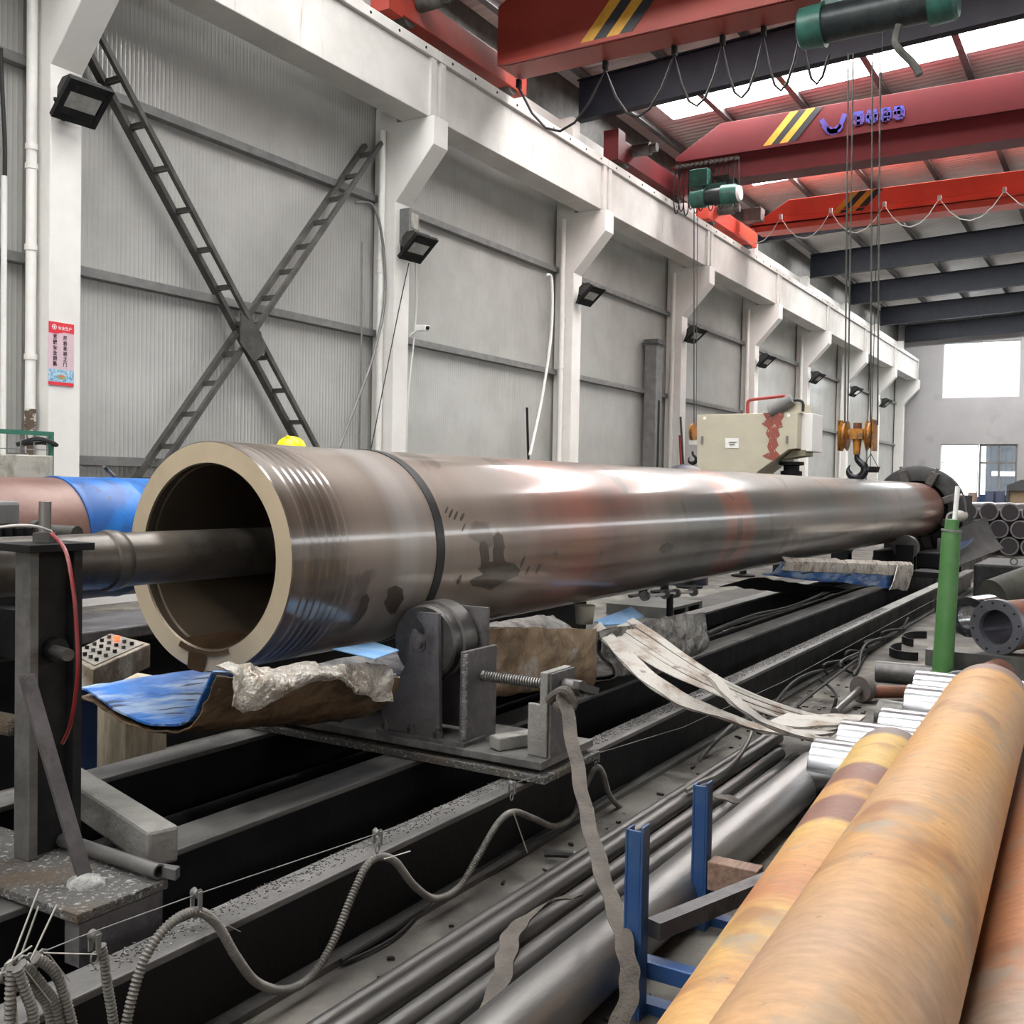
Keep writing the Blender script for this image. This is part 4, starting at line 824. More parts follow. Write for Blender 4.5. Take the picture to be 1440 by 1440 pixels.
# ---- drip troughs under the pipe
def lerp(a, b, f): return a+(b-a)*f
def trough(name, label, Pn, Pf, nseg, wr, mat_in, mat_out, seed, cat='drip tray', th=.008, foil=None, extra=None):
    """Pn, Pf: near and far cross profiles (lists of x, y, z)"""
    K = 28; A = spline([Vector(p) for p in Pn], 10); B = spline([Vector(p) for p in Pf], 10)
    def smp(P, f): x = f*(len(P)-1); i = min(int(x), len(P)-2); return P[i].lerp(P[i+1], x-i)
    g = []; go = []
    for i in range(nseg+1):
        f = i/nseg; row = []; ro = []
        for k in range(K+1):
            u = k/K; p = smp(A, u).lerp(smp(B, u), f)
            n = noise.noise(Vector((p.x*6+seed, p.y*5, p.z*6)))*wr + noise.noise(Vector((p.x*17, p.y*15+seed, p.z*17)))*wr*.35
            p = p+Vector((n*.5, 0, n*.5)); row.append(p); ro.append(p)
        g.append(row)
    t = thing(name, tuple(Vector(((Pn[0][0]+Pn[-1][0])/2, Pn[0][1], min(p[2] for p in Pn)))), label, cat, 'drip trays under the big pipe')
    MB().sheet(g, th).build('inner_sheet', mat_in, t)
    # outer crumpled backing, offset down
    out = []
    for i, row in enumerate(g):
        r2 = []
        for k, p in enumerate(row):
            a = row[min(k+1, K)]-row[max(k-1, 0)]; nn = Vector((a.z, 0, -a.x)).normalized()
            c = abs(noise.noise(Vector((p.x*9+seed, p.y*7, p.z*9+3))))*.05+abs(noise.noise(Vector((p.x*24, p.y*20+seed, p.z*24))))*.02
            r2.append(p+nn*(.018+c*(.6 if wr else .3)))
        out.append(r2)
    MB().sheet(out, .006).build('outer_backing', mat_out, t)
    return t, g, out
Yn = 2.58
Pn = [(-3.60, 2.60, .665), (-3.40, 2.58, .585), (-3.15, 2.56, .575), (-2.98, 2.55, .62), (-2.865, 2.55, .775)]
Pn = [tuple(at_y(*p, y)) for p, y in (((114, 966), 2.62), ((178, 1008), 2.60), ((235, 1020), 2.58), ((266, 1012), 2.56), ((285, 975), 2.55), ((298, 945), 2.54))]
Pf = [(-3.62, 3.42, .62), (-3.40, 3.42, .50), (-3.10, 3.42, .47), (-2.85, 3.42, .50), (-2.68, 3.42, .58), (-2.60, 3.40, .70)]
tr, g, out = trough('drip_tray', 'blue drip tray with crumpled brown backing under the mouth of the big pipe', Pn, Pf, 34, .025, 'blue_sheet', 'kraft', 1.0)
# folded foil flap over the right rim
fl = []
for i in range(70):
    f = i/69; _i = f*30; p = g[int(_i)][-1].lerp(g[int(_i)+1][-1], _i-int(_i)); row = []
    for k in range(26):
        u = k/25; w_ = .15*(1-.15*f)*(.75+.35*math.sin(f*7+1)); drop = u*w_
        q = p+Vector((.035+.06*math.sin(u*2.2), 0, .035-drop)); n = noise.noise(q*13)*.024+noise.noise(q*32)*.007+noise.noise(q*70)*.002
        row.append(q+Vector((n, n*.5, n)))
    fl.append(row)
MB().sheet(fl, .005).build('foil_flap', 'foil', tr)
lab = [at_y(*p) for p in ((468, 912, 3.15), (528, 903, 3.50), (561, 914, 3.38), (527, 926, 3.05))]
MB().prism(lab, (0,.0,-.004)).build('blue_corner', 'blue_pale', tr, smooth=False)
# second tray wrapped in brown paper
Pn = [(-3.55, 3.95, .56), (-3.3, 3.95, .50), (-3.0, 3.95, .46), (-2.72, 3.95, .50), tuple(at_y(650, 972, 3.95)), tuple(at_y(652, 925, 3.95)), tuple(at_y(656, 880, 3.95))]
Pf = [(-3.55, 5.05, .54), (-3.3, 5.05, .50), (-3.05, 5.05, .44), (-2.75, 5.05, .48), tuple(at_y(826, 962, 5.05)), tuple(at_y(832, 925, 5.05)), tuple(at_y(832, 884, 5.05))]
trough('drip_tray', 'brown paper backed drip tray behind the roller stand', Pn, Pf, 34, .02, 'foil_grey', 'kraft_light', 5.0)
Pn = [(-3.55, 5.25, .62), (-3.3, 5.25, .48), (-3.0, 5.25, .44), tuple(at_y(850, 955, 5.2)), tuple(at_y(846, 925, 5.2)), tuple(at_y(838, 888, 5.2))]
Pf = [(-3.60, 6.6, .55), (-3.3, 6.5, .42), (-3.05, 6.45, .38), tuple(at_y(975, 915, 6.4)), tuple(at_y(990, 890, 6.4)), tuple(at_y(985, 862, 6.4))]
tr3, g3, o3 = trough('drip_tray', 'crumpled grey foil covered drip tray where the slings come out', Pn, Pf, 34, .05, 'foil_grey', 'foil_grey', 9.0)
bp_ = [at_y(*p) for p in ((836, 873, 5.5), (862, 863, 5.9), (888, 853, 6.4), (906, 866, 6.5), (880, 877, 5.9), (850, 879, 5.5))]
MB().prism(bp_, (0,0,-.006)).build('blue_scrap_sheet', 'blue_pale', tr3, smooth=False)
b1 = at_y(893, 850, 5.9)
o = MB().lathe((-3.02, 5.95, .60), (0,0,1), [(0,.055),(.1,.065),(.12,.07)], 18).build('paint_tin', mk('cream_tin', (.55,.5,.4), .5)); tag(o, 'small cream tin with a reddish rim standing in the foil drip tray', 'tin')
# far blue sheet with foil backing
FS = [[(1076,806),(1100,791),(1104,789)], [(1276,828),(1279,806),(1283,793)]]
Pn = [tuple(at_y(*p, y)) for p, y in (((1062, 806), 9.4), ((1082, 809), 9.35), ((1094, 803), 9.3), ((1100, 792), 9.3))]
g = []
yA, yB = 9.6, 14.6
top0, top1 = at_y(1100, 790, yA), at_y(1281, 795, yB); bo0, bo1 = at_y(1072, 808, yA-.3), at_y(1272, 829, yB-.4)
for i in range(25):
    f = i/24; a = top0.lerp(top1, f); b = bo0.lerp(bo1, f); row = []
    for k in range(7): u = k/6; p = a.lerp(b, u); n = noise.noise(p*3)*.02; row.append(p+Vector((0, 0, n-math.sin(u*PI)*.05)))
    g.append(row)
t = thing('drip_tray', tuple(bo0), 'bright blue drip tray with silvery edge under the far half of the pipe', 'drip tray', 'drip trays under the big pipe')
MB().sheet(g, .012, flip=True).build('inner_sheet', 'blue_sheet', t)
g2 = [[p+Vector((-.02, .05, -.01)) for p in (r[0]+Vector((0,0,.05+.015*nzv(r[0]*6))), r[0]+Vector((.04,0,.01)), r[1]+Vector((.05,0,.012)), r[2]*.7+r[1]*.3+Vector((.05,0,.0)))] for r in g]
MB().sheet(g2, .01, flip=True).build('foil_edge', 'foil', t)
g3_ = [[a.lerp(b, 0.97)+Vector((.05, -.1, .01)) if False else p+Vector((.05,-.12,0)) for p in r] for r in g[-5:] for a, b in [(r[0], r[-1])]]
MB().sheet([[p+Vector((.0,0,.01*nzv(p*15))) for p in r] for r in g3_], .008, flip=True).build('foil_end', 'foil', t)
und = [[Vector((p.x-.15-.3*k/5, p.y+.1, max(.32, p.z-.05-.02*k+.03*nzv(p*4)))) for k, p in enumerate([r[-1]]*6)] for r in g]
MB().sheet(und, .006).build('black_liner', 'rubber', t)

# ---- roller stand
t = thing('roller_stand', (-2.6, 3.6, .30), 'grey steel roller stand with screw spindle carrying the front of the big pipe', 'stand')
MB().bb(-3.72, -1.965, 3.55, 4.05, .302, .332).build('lower_plate', 'chips', t, smooth=False, bevel=.003)
MB().bb(-3.70, -2.02, 3.575, 3.60, .333, .375).bb(-3.70, -2.02, 3.95, 3.98, .333, .375).build('spacer_bars', 'steel_dark', t, smooth=False) if False else MB().bb(-3.70, -2.02, 3.60, 3.98, .333, .352).build('spacer_block', 'steel_dark', t, smooth=False)
MB().bb(-3.70, -1.99, 3.565, 4.03, .353, .385).build('upper_plate', 'steel_top', t, smooth=False, bevel=.003)
MB().bb(-2.84, -2.37, 3.575, 3.75, .386, .402).build('foot_plate', 'steel_grey', t, smooth=False)
for x in (-2.80, -2.66, -2.52): MB().cyl((x, 3.60, .4025), (x, 3.60, .43), .022, 6).cyl((x,3.60,.43),(x,3.60,.445),.012,8).build('bolt', 'steel_mid', t)
# front cheek plate with the torn notch
pl = [(540, 1035), (534, 985), (560, 955), (573, 930), (575, 915), (576, 898), (580, 885), (590, 893), (598, 893), (596, 882), (586, 867), (588, 861), (616, 863), (617, 925), (618, 1040)]
q = [at_y(*p, 3.60) for p in pl]; q = [Vector((p.x, 3.60, max(.403, p.z))) for p in q]; q[0].z = .403; q[-1].z = .403
m = MB(); m.prism(q, (0, .022, 0)); m.build('front_cheek', 'steel_grey', t, smooth=False)
MB().bb(-2.76, -2.42, 3.82, 3.84, .403, .95).build('rear_cheek', 'steel_grey', t, smooth=False)
wc = Vector((-2.625, 3.63, .80))
MB().lathe(wc, (0,1,0), [(0,.07),(0,.155),(.012,.165),(.06,.165),(.065,.178),(.16,.178),(.17,.165),(.17,.06)], 48).build('wheel', 'steel_mid', t); wh_ = t.children[-1]
MB().cyl((wc.x, 3.592, wc.z), (wc.x, 3.82, wc.z), .034, 20).cyl((wc.x, 3.582, wc.z), (wc.x, 3.592, wc.z), .022, 16).build('axle', 'steel_grey', wh_)
MB().bb(-2.412, -2.39, 3.60, 3.86, .386, .785).build('end_cheek', 'steel_grey', t, smooth=False, bevel=.003)
m = MB()
for k in range(26): z = .42+k*.014; m.box((-2.388, 3.60+.004*(k % 2), z), (.012+.004*(k % 3), .014, .011))
ws = m.build('weld_seam', mk('weld_bead', (.35,.34,.35), .5, .5, (.12,.12,.12), 40, bump=.6), t, smooth=False)
P = []; z0_ = .665
sp_ = MB().cyl((-2.389, 3.74, z0_), (-1.90, 3.74, z0_-.0), .021, 16).build('screw_spindle', mk('screw_thread', (.30,.29,.28), .45, .6, (.12,.12,.115), 40, bump=.3), t)
m = MB(); m.tube([(-2.385+i*.0018, 3.74+.022*math.cos(i*.9), z0_+.022*math.sin(i*.9)) for i in range(245)], .0035, 4); m.build('thread', 'steel_mid', sp_)
MB().bb(-2.10, -2.01, 3.64, 3.66, .386, .60).bb(-2.04, -2.005, 3.63, 3.84, .386, .735).build('spindle_bracket', 'block', t, smooth=False, bevel=.004)
MB().bb(-2.0, -1.99, 3.64, 3.84, .386, .73).build('bracket_face', 'steel_grey', t, smooth=False)
MB().cyl((-1.985, 3.74, z0_), (-1.90, 3.74, z0_), .035, 12).build('collar', 'steel_mid', t)
MB().bar((-1.89, 3.66, z0_+.03), (-1.88, 3.82, z0_-.02), .03, .03).build('handle', 'steel_mid', t, smooth=False)
c = at_z(690, 1035, .42)
o = MB().bar((-2.25, 3.62, .415), (-2.12, 3.90, .415), .075, .055).build('loose_block', 'block', smooth=False, bevel=.006); tag(o, 'loose grey rectangular block lying on the roller stand plate', 'block')
# second far roller stand
t = thing('roller_stand', (-2.7, 12.9, .30), 'dark roller stand under the far part of the pipe beyond the blue tray', 'stand')
MB().bb(-3.7, -2.05, 15.2, 15.7, .302, .38).build('base_plate', 'steel_dark', t, smooth=False)
for s in (-1, 1):
    MB().lathe((PX+s*.45, 15.35, .70), (0,1,0), [(0,.05),(0,.17),(.16,.17),(.16,.05)], 28).build('wheel', 'steel_mid', t)
    MB().bb(PX+s*.45-.12, PX+s*.45+.12, 15.3, 15.33, .381, .74).bb(PX+s*.45-.12, PX+s*.45+.12, 15.53, 15.56, .381, .74).build('cheek', 'steel_dark', t, smooth=False)
# ---- chuck head at the far end
t = thing('lathe_chuck', (PX, 19.6, 0), 'dark round lathe chuck gripping the far end of the big pipe', 'chuck')
MB().lathe((PX, 18.9, PZ), (0,1,0), [(0,.50),(0,.72),(.02,.76),(.30,.76),(.32,.72),(.32,.50)], 56, close=True).build('face_plate', mk('chuck_steel', (.025,.025,.026), .4, .4, (.05,.05,.05), 6), t)
MB().cyl((PX, 19.23, PZ), (PX, 19.9, PZ), .62, 40).build('spindle_nose', 'steel_dark', t)
for k in range(8):
    a = 2*PI*k/8+.35; R = Matrix.Rotation(-(a-PI/2), 3, 'Y'); c = Vector((PX+math.cos(a)*.585, 18.80, PZ+math.sin(a)*.585))
    jw = MB().box(c, (.12, .19, .24), rot=R).build('jaw', 'steel_mid', t, smooth=False, bevel=.01)
    d = Vector((math.cos(a), 0, math.sin(a))); MB().cyl(c+d*.121+Vector((0,-.03,0)), c+d*.2+Vector((0,-.03,0)), .03, 8).build('jaw_screw', 'steel_big', jw)
t = thing('headstock', (PX, 20.9, 0), 'dark headstock housing behind the lathe chuck', 'machine')
MB().bb(PX-.75, PX+.55, 19.95, 21.6, .30, 1.45).bb(PX-.9, PX+.75, 19.7, 21.7, 0, .295).build('housing', 'steel_dark', t, smooth=False, bevel=.03)
MB().bar((-2.55, 17.8, .35), (-2.15, 19.3, .82), .08, .05).build('strut', 'steel_grey', t, smooth=False)
MB().bb(-2.62, -2.5, 17.5, 17.62, .30, .75).build('post', 'steel_grey', t, smooth=False)
o = MB().bb(-3.5, -2.3, 17.0, 18.3, .302, .55).build('steady_block', 'steel_dark', smooth=False, bevel=.02); tag(o, 'low dark steel block under the pipe just before the chuck', 'block')
for k, x in enumerate((-3.25, -2.75)):
    pass
# long dark chip chute right of the chuck
q0 = [at_y(1342, 738, 17.5), at_y(1385, 716, 20.5), at_y(1398, 752, 20.5), at_y(1342, 790, 17.5)]
t = thing('chip_chute', tuple(at_y(1345, 800, 17)), 'dark slanting chip chute with a blue patch behind the green post', 'chute')
A = [at_y(1335, 749, 16.0), at_y(1336, 778, 15.5), at_y(1346, 797, 15.2)]; B = [at_y(1386, 727, 18.6), at_y(1399, 756, 18.2), at_y(1411, 771, 17.8)]
g = [[A[k].lerp(B[k], i/10) for k in range(3)] for i in range(11)]
g = [[r[0], r[0].lerp(r[1], .5)+Vector((0,0,-.02)), r[1], r[1].lerp(r[2], .4)+Vector((0,0,-.01)), r[2]] for r in g]
MB().sheet(g, .02).build('chute_sheet', mk('dusty_dark_sheet', (.025,.025,.025), .75, 0, (.045,.043,.042), 3, spec=.15), t)
p_ = [at_y(*p, y) for p, y in (((1346, 764), 15.8), ((1368, 757), 16.8), ((1364, 764), 16.5), ((1346, 776), 15.5))]
MB().prism([p+Vector((.02,-.03,.01)) for p in p_], (.0,-.005,0)).build('blue_patch', 'blue_dark', t, smooth=False)
# ---- back pipe, blue and rust
BX, BZ, BRr = -5.5, 1.12, .372
t = thing('coated_pipe', (BX, 4.5, BZ-BRr), 'red brown pipe with a blue painted sleeve behind the boring bar', 'pipe')
yb = at_x(118, 735, BX+.3).y
MB().lathe((BX, -1.5, BZ), (0,1,0), [(0,.28),(0,BRr-.006),(yb+1.5-.12,BRr-.006),(yb+1.5,BRr-.004)], 64, cap=False).build('rusty_body', mk('red_brown_primer', (.15,.075,.06), .42, .2, (.21,.125,.105), 2.4, .4, .65, .05, 30, col3=(.10,.04,.028), s3=1.4, lo3=.55, hi3=.62), t)
MB().lathe((BX, yb+.001, BZ), (0,1,0), [(0,BRr-.03),(0,BRr+.004),(.02,BRr+.008),(.05,BRr+.002),(.4,BRr),(.42,BRr+.006),(.44,BRr),(5,BRr),(5,.28)], 64, cap=False).build('blue_sleeve', 'blue_barrel', t)
MB().tube([(BX+.02, yb+.43, BZ+BRr+.005), (BX-.02, yb+.40, BZ+BRr+.05), (BX+.0, yb+.36, BZ+BRr+.07)], .012, 6, sub=3).build('clip', 'brace', t)
for y in (1.2, 6.2):
    o = MB().bb(BX-.4, BX+.4, y, y+.3, .0, .62).prism([(BX-.4, y, .62), (BX-.15, y, .62), (BX-.4, y, .80)], (0,.3,0)).prism([(BX+.4, y, .62), (BX+.4, y, .80), (BX+.15, y, .62)], (0,.3,0)).build('pipe_cradle', 'steel_dark', smooth=False)
    tag(o, 'dark cradle under the blue and red brown pipe, '+('left' if y < 3 else 'right')+' one', 'cradle', 'cradles of the coated pipe')
# second machine bed, dark pieces left and behind
t = thing('lathe_bed', (-4.7, 4.5, 0), 'dark lathe bed between the two pipes at the left', 'machine')
MB().bb(-5.0, -4.55, 1.0, 9.0, .0, .62).build('bed', 'steel_dark', t, smooth=False)
MB().bb(-5.02, -4.45, 2.9, 9.0, .66, .72).build('ledge', 'steel_grey', t, smooth=False, bevel=.01)
MB().prism([(-4.62, 3.95, .72), (-4.48, 3.95, .72), (-4.50, 3.95, .98), (-4.57, 3.95, .98)], (0,.2,0)).build('bracket', 'steel_grey', t, smooth=False)
e = at_y(50, 855, 2.6)
t = thing('drive_motor', (-4.0, 2.35, .0), 'oily black motor behind the steady post at the left edge', 'motor')
MB().lathe((-4.35, 2.2, .86), Vector((.85,.25,0)), [(0,.10),(.02,.13),(.3,.13),(.33,.115),(.42,.115),(.44,.10)], 28).build('body', mk('glossy_black_oil', (.012,.012,.013), .18, .3, (.05,.05,.05), 7, bump=.2), t)
MB().bb(-4.3, -3.95, 2.2, 2.45, 0, .74).build('pedestal', 'black', t, smooth=False)
t = thing('gear_motor', (-5.0, 2.0, 1.0), 'grey green finned motor standing above the boring bar at the left edge', 'motor')
p0 = at_x(-15, 708, -4.8); p1 = at_x(16, 735, -4.8)
MB().bb(-4.95, -4.72, p0.y-.1, p1.y, 1.24, 1.37).build('terminal_box', 'galv', t, smooth=False, bevel=.02)
m = MB()
for k in range(6): yy = p0.y-.08+k*.055; m.bb(-4.95, -4.70, yy, yy+.03, 1.0, 1.235)
m.build('fins', 'black', t, smooth=False); MB().bb(-4.93, -4.75, p0.y-.1, p1.y+.1, 1.02, 1.2).bb(-4.93, -4.75, p0.y-.1, p1.y+.1, .625, 1.02).build('motor_body', 'black', t, smooth=False)
t = thing('pipe_valve', (-3.9, 2.3, 1.2), 'small dark valve fitting behind the bolt of the steady post', 'valve')
c = at_y(75, 748, 3.2)
MB().cyl(c+Vector((-.14,0,0)), c+Vector((.16,.02,0)), .035, 12).cyl(c+Vector((-.14,0,0)), c+Vector((-.10,0,0)), .055, 12).build('body', 'brace', t)
MB().cyl((c.x, c.y, .2), (c.x, c.y, c.z), .025, 8).build('stem', 'brace', t)
# console, its stand, concrete posts
C4 = [at_z(*p, z) for p, z in (((93, 921), .70), ((155, 890), .80), ((212, 906), .80), ((131, 941), .70))]
C4 = [Vector((-3.98, 2.80, .72)), Vector((-4.10, 3.14, .80)), Vector((-3.82, 3.22, .80)), Vector((-3.72, 2.80, .72))]
C4 = [at_y(93, 921, 2.78), at_y(155, 890, 3.14), at_y(212, 905, 3.2), at_y(131, 941, 2.78)]
t = thing('control_console', (C4[0].x, 2.9, 0), 'grimy cream push button console on a blue stand below the boring bar', 'console')
MB().prism(C4, (0,0,-.11)).build('housing', 'console', t, smooth=False, bevel=.006)
cc = (C4[0]+C4[1]+C4[2]+C4[3])/4
def cpt(u, v, h=0):
    return (C4[0].lerp(C4[3], u)).lerp(C4[1].lerp(C4[2], u), v)+Vector((0,0,h))
MB().prism([cpt(.08,.06,.001), cpt(.92,.06,.001), cpt(.92,.92,.001), cpt(.08,.92,.001)], (0,0,.004)).build('panel', 'console_face', t, smooth=False)
for i in range(4):
    for k in range(5):
        p = cpt(.2+.2*i, .15+.16*k, .006)
        if (i, k) == (1, 4): MB().cyl(p, p+Vector((0,0,.02)), .014, 12).build('red_lamp', 'redlamp', t, label='glowing red push button')
        else: MB().cyl(p, p+Vector((0,0,.014)), .009, 10).build('push_button', 'black' if (i+k) % 2 else 'brace', t)
sb = cpt(.3, .3, -.12)
sb.x = at_y(101, 960, sb.y).x
MB().bb(sb.x-.045, sb.x+.045, sb.y-.06, sb.y+.10, .03, sb.z+.0).build('stand', 'blue_dark', t, smooth=False)
MB().bb(sb.x-.12, sb.x+.10, sb.y-.12, sb.y+.16, 0, .03).build('foot', 'galv', t, smooth=False)
base = at_z(158, 1078, 0)
t = thing('concrete_post', (-4.12, 3.2, 0), 'short square pale post with a worn cap standing by the blue drip tray', 'post')
xL, xM, xR_ = at_y(120, 1000, 3.15).x, at_y(143, 1000, 3.15).x, at_y(188, 1000, 3.15).x
MB().bb(xM-.06, xR_-.02, 3.12, 3.36, 0, at_y(143, 972, 3.12).z).build('shaft', 'wood', t, smooth=False, bevel=.006)
MB().bb(xM-.13, xR_-.0, 3.08, 3.38, at_y(143, 972, 3.12).z+.001, at_y(143, 962, 3.12).z+.01).build('cap', 'wood', t, smooth=False, bevel=.01)
# wall-side fence, block
p0 = at_x(-20, 615, -8.5); p1 = at_x(76, 616, -8.5)
t = thing('mesh_fence', (-8.5, p0.y, 1.0), 'green framed wire mesh fence panel at the left edge', 'fence')
MB().bb(-8.53, -8.5, p0.y-1.5, p1.y, 1.86, 1.90).bb(-8.53, -8.5, p1.y-.04, p1.y, .6, 1.859).build('frame', 'green_rail', t, smooth=False)
m = MB()
for k in range(18): y = p1.y-.06-k*.13; m.bb(-8.52, -8.512, y-.004, y+.004, .7, 1.859)
for k in range(8): z = .75+k*.14; m.bb(-8.512, -8.505, p0.y-1.5, p1.y-.04, z-.004, z+.004)
m.build('wire_mesh', 'galv', t, smooth=False)
t = thing('concrete_block', (-8.9, 6.0, 0), 'grey concrete pedestal block in front of the nearest column', 'block')
a = at_x(22, 650, -8.3); b = at_x(75, 650, -8.3)
MB().bb(-8.9, -8.3, a.y, b.y, 0, at_x(50, 640, -8.3).z).build('block', 'conc_raw', t, smooth=False, bevel=.01)
MB().tube([(-8.6, a.y+.2, 1.77), (-8.5, a.y+.35, 1.83), (-8.45, a.y+.5, 1.78), (-8.6, a.y+.45, 1.8), (-8.65,a.y+.3,1.78)], .02, 6, sub=4).build('dark_rag', 'rubber', t)
# ---- worker behind the pipe: only the yellow helmet shows over it
def person(base, yaw, h=1.74):
    t = thing('person', tuple(base), 'person in a yellow helmet and navy work clothes standing behind the big pipe', 'person')
    B = Vector(base); R = Matrix.Rotation(yaw, 3, 'Z'); s = h/1.74
    J = {'pel':(0,0,.93),'sp':(0,0,1.1),'ch':(0,0,1.32),'nk':(0,0,1.47),'hd':(0,.01,1.56),'tp':(0,.01,1.66),
     'ls':(-.19,0,1.40),'le':(-.25,.02,1.12),'lw':(-.24,.14,.9),'rs':(.19,0,1.40),'re':(.25,.02,1.12),'rw':(.24,.14,.9),
     'lh':(-.10,0,.90),'lk':(-.11,.03,.50),'la':(-.11,-.02,.09),'lt':(-.12,.15,.04),'rh':(.10,0,.90),'rk':(.11,.03,.50),'ra':(.11,-.02,.09),'rt':(.12,.15,.04)}
    RR = {'pel':.15,'sp':.14,'ch':.16,'nk':.06,'hd':.085,'tp':.09,'ls':.07,'le':.05,'lw':.035,'rs':.07,'re':.05,'rw':.035,'lh':.1,'lk':.065,'la':.045,'lt':.04,'rh':.1,'rk':.065,'ra':.045,'rt':.04}
    E = [('pel','sp'),('sp','ch'),('ch','nk'),('nk','hd'),('hd','tp'),('ch','ls'),('ls','le'),('le','lw'),('ch','rs'),('rs','re'),('re','rw'),('pel','lh'),('lh','lk'),('lk','la'),('la','lt'),('pel','rh'),('rh','rk'),('rk','ra'),('ra','rt')]
    V = {k: R @ (Vector(v)*s) for k, v in J.items()}; n_ = list(V)
    rad = {k: RR[k] for k in n_}
    for sd, w_ in (('l','lw'),('r','rw')):
        sg = -1 if sd == 'l' else 1
        for f in range(4):
            bse = Vector(J[w_])+Vector((sg*(.012-.02*f)*0+(-.03+.02*f)*0, .035, -.03))+Vector(((-.027+.018*f), 0, 0))
            V[sd+'f%d' % f] = R @ (bse*s); V[sd+'g%d' % f] = R @ ((bse+Vector((0, .03, -.035-.006*(f in (1,2)))))*s); V[sd+'k%d' % f] = R @ ((bse+Vector((0, .02, -.065)))*s)
            rad[sd+'f%d' % f] = .011; rad[sd+'g%d' % f] = .0095; rad[sd+'k%d' % f] = .008
            E += [(w_, sd+'f%d' % f), (sd+'f%d' % f, sd+'g%d' % f), (sd+'g%d' % f, sd+'k%d' % f)]
        V[sd+'th'] = R @ ((Vector(J[w_])+Vector((-sg*.04, .03, -.02)))*s); rad[sd+'th'] = .011; V[sd+'tt'] = R @ ((Vector(J[w_])+Vector((-sg*.05, .06, -.045)))*s); rad[sd+'tt'] = .009
        E += [(w_, sd+'th'), (sd+'th', sd+'tt')]
    names = list(V); idx = {k: i for i, k in enumerate(names)}
    me = bpy.data.meshes.new('body'); me.from_pydata([tuple(V[k]) for k in names], [(idx[a], idx[b]) for a, b in E], []); me.update()
    o = bpy.data.objects.new('body', me); COL.objects.link(o); o.parent = t; me.materials.append(M['cloth'])
    md = o.modifiers.new('skin', 'SKIN'); md.use_smooth_shade = True
    if not me.skin_vertices: me.attributes.new('skin', 'FLOAT', 'POINT') if False else None
    try:
        bpy.context.view_layer.update()
        if not me.skin_vertices:
            bpy.context.view_layer.objects.active = o; o.select_set(True); bpy.ops.mesh.customdata_skin_add()
        for k in names: sv = me.skin_vertices[0].data[idx[k]]; sv.radius = (rad[k]*s, rad[k]*s); sv.use_root = (k == 'pel')
    except Exception as ex: print('skin', ex)
    sb_ = o.modifiers.new('sub', 'SUBSURF'); sb_.levels = 1; sb_.render_levels = 2
    o['_o'] = tuple(base)
    hd = B+R @ (Vector((0, .02, 1.60))*s)
    MB().sphere(hd, .102, 20, (.88, 1.0, 1.18)).sphere(hd+Vector((0,0,-.0)), .1, 20, (.86,.98,-1.15)).sphere(hd+R @ Vector((0,.105,-.01)), .018, 8, (1,1.2,1.4)).sphere(hd+R @ Vector((.095,0,-.01)), .022, 8, (.5,1,1.4)).sphere(hd+R @ Vector((-.095,0,-.01)), .022, 8, (.5,1,1.4)).build('head', 'skin', t); hd_ = [c_ for c_ in t.children if c_.name.startswith('head')][0]
    for sx in (-1, 1): MB().sphere(hd+R @ Vector((sx*.035,.095,.02)), .011, 8).build('eye', 'black', hd_)
    MB().box(hd+R @ Vector((0,.1,-.055)), (.045,.012,.009), rot=R).build('mouth', 'red_pipe', hd_, smooth=False)
    H = hd+Vector((0,0,.045))
    MB().lathe(H, (0,0,1), [(0,.150),(.006,.150),(.012,.136),(.05,.130),(.09,.108),(.118,.07),(.128,.03),(.129,.001)], 32).build('helmet', 'yellow_hat', t)
    MB().box(H+Vector((0,0,.118)), (.028,.2,.026), rot=R).build('helmet_ridge', 'yellow_hat', t, smooth=False, bevel=.008)
    return t
hp = at_y(411, 612, 6.9)
o = MB().bb(hp.x-.5, hp.x+.5, 6.4, 7.4, 0, .12).build('work_platform', 'wood', smooth=False); tag(o, 'low wooden platform under the person with the yellow helmet', 'platform')
person((hp.x, 6.9, .12), math.radians(200), hp.z-.12-.045)
# floor behind pipe: rack legs, pallets, axle bits seen in the gap
o = MB().bb(-5.2, -4.4, 10.8, 11.8, .10, .13).bb(-5.2,-4.4,10.8,10.9,0,.0995).bb(-5.2,-4.4,11.25,11.35,0,.0995).bb(-5.2,-4.4,11.7,11.8,0,.0995).build('pallet', 'brace', smooth=False); tag(o, 'grey pallet on the floor seen below the middle of the big pipe', 'pallet')
for k, (px, py) in enumerate(((905, 838), (935, 835), (970, 822), (1045, 812), (1130, 800))):
    c = at_z(px, py, .05); c = Vector((-5.6, c.y if 6 < c.y < 14 else 9+k, 0))
    p = at_x(px, 800, -5.6)
    o = MB().cyl((-5.6, p.y, 0), (-5.6, p.y, 1.0), .06, 14).lathe((-5.6, p.y, 0), (0,0,1), [(0,.2),(.03,.2),(.05,.06)], 18).build('stand_leg', 'steel_dark'); tag(o, ORD[k]+' dark floor stand in the shadow under the big pipe, left to right', 'stand', 'floor stands under the pipe')
c = at_z(945, 833, .22)
t = thing('adjusting_bar', (-4.3, c.y, .2), 'bright thin rod with round ends in the gap under the pipe', 'rod')
a = at_y(907, 838, 7.6); b = at_y(975, 832, 8.4)
MB().cyl(a, b, .012, 8).build('rod', 'white', t)
for p in (a, a.lerp(b, .4), a.lerp(b, .62), b): MB().lathe(p-Vector((0,.02,0)), (0,1,0), [(0,.04),(.04,.04)], 14).build('knob', 'foil_grey', t)
MB().cyl((a.lerp(b,.5).x, a.lerp(b,.5).y, .0), a.lerp(b,.5), .03, 8).build('leg', 'black', t)
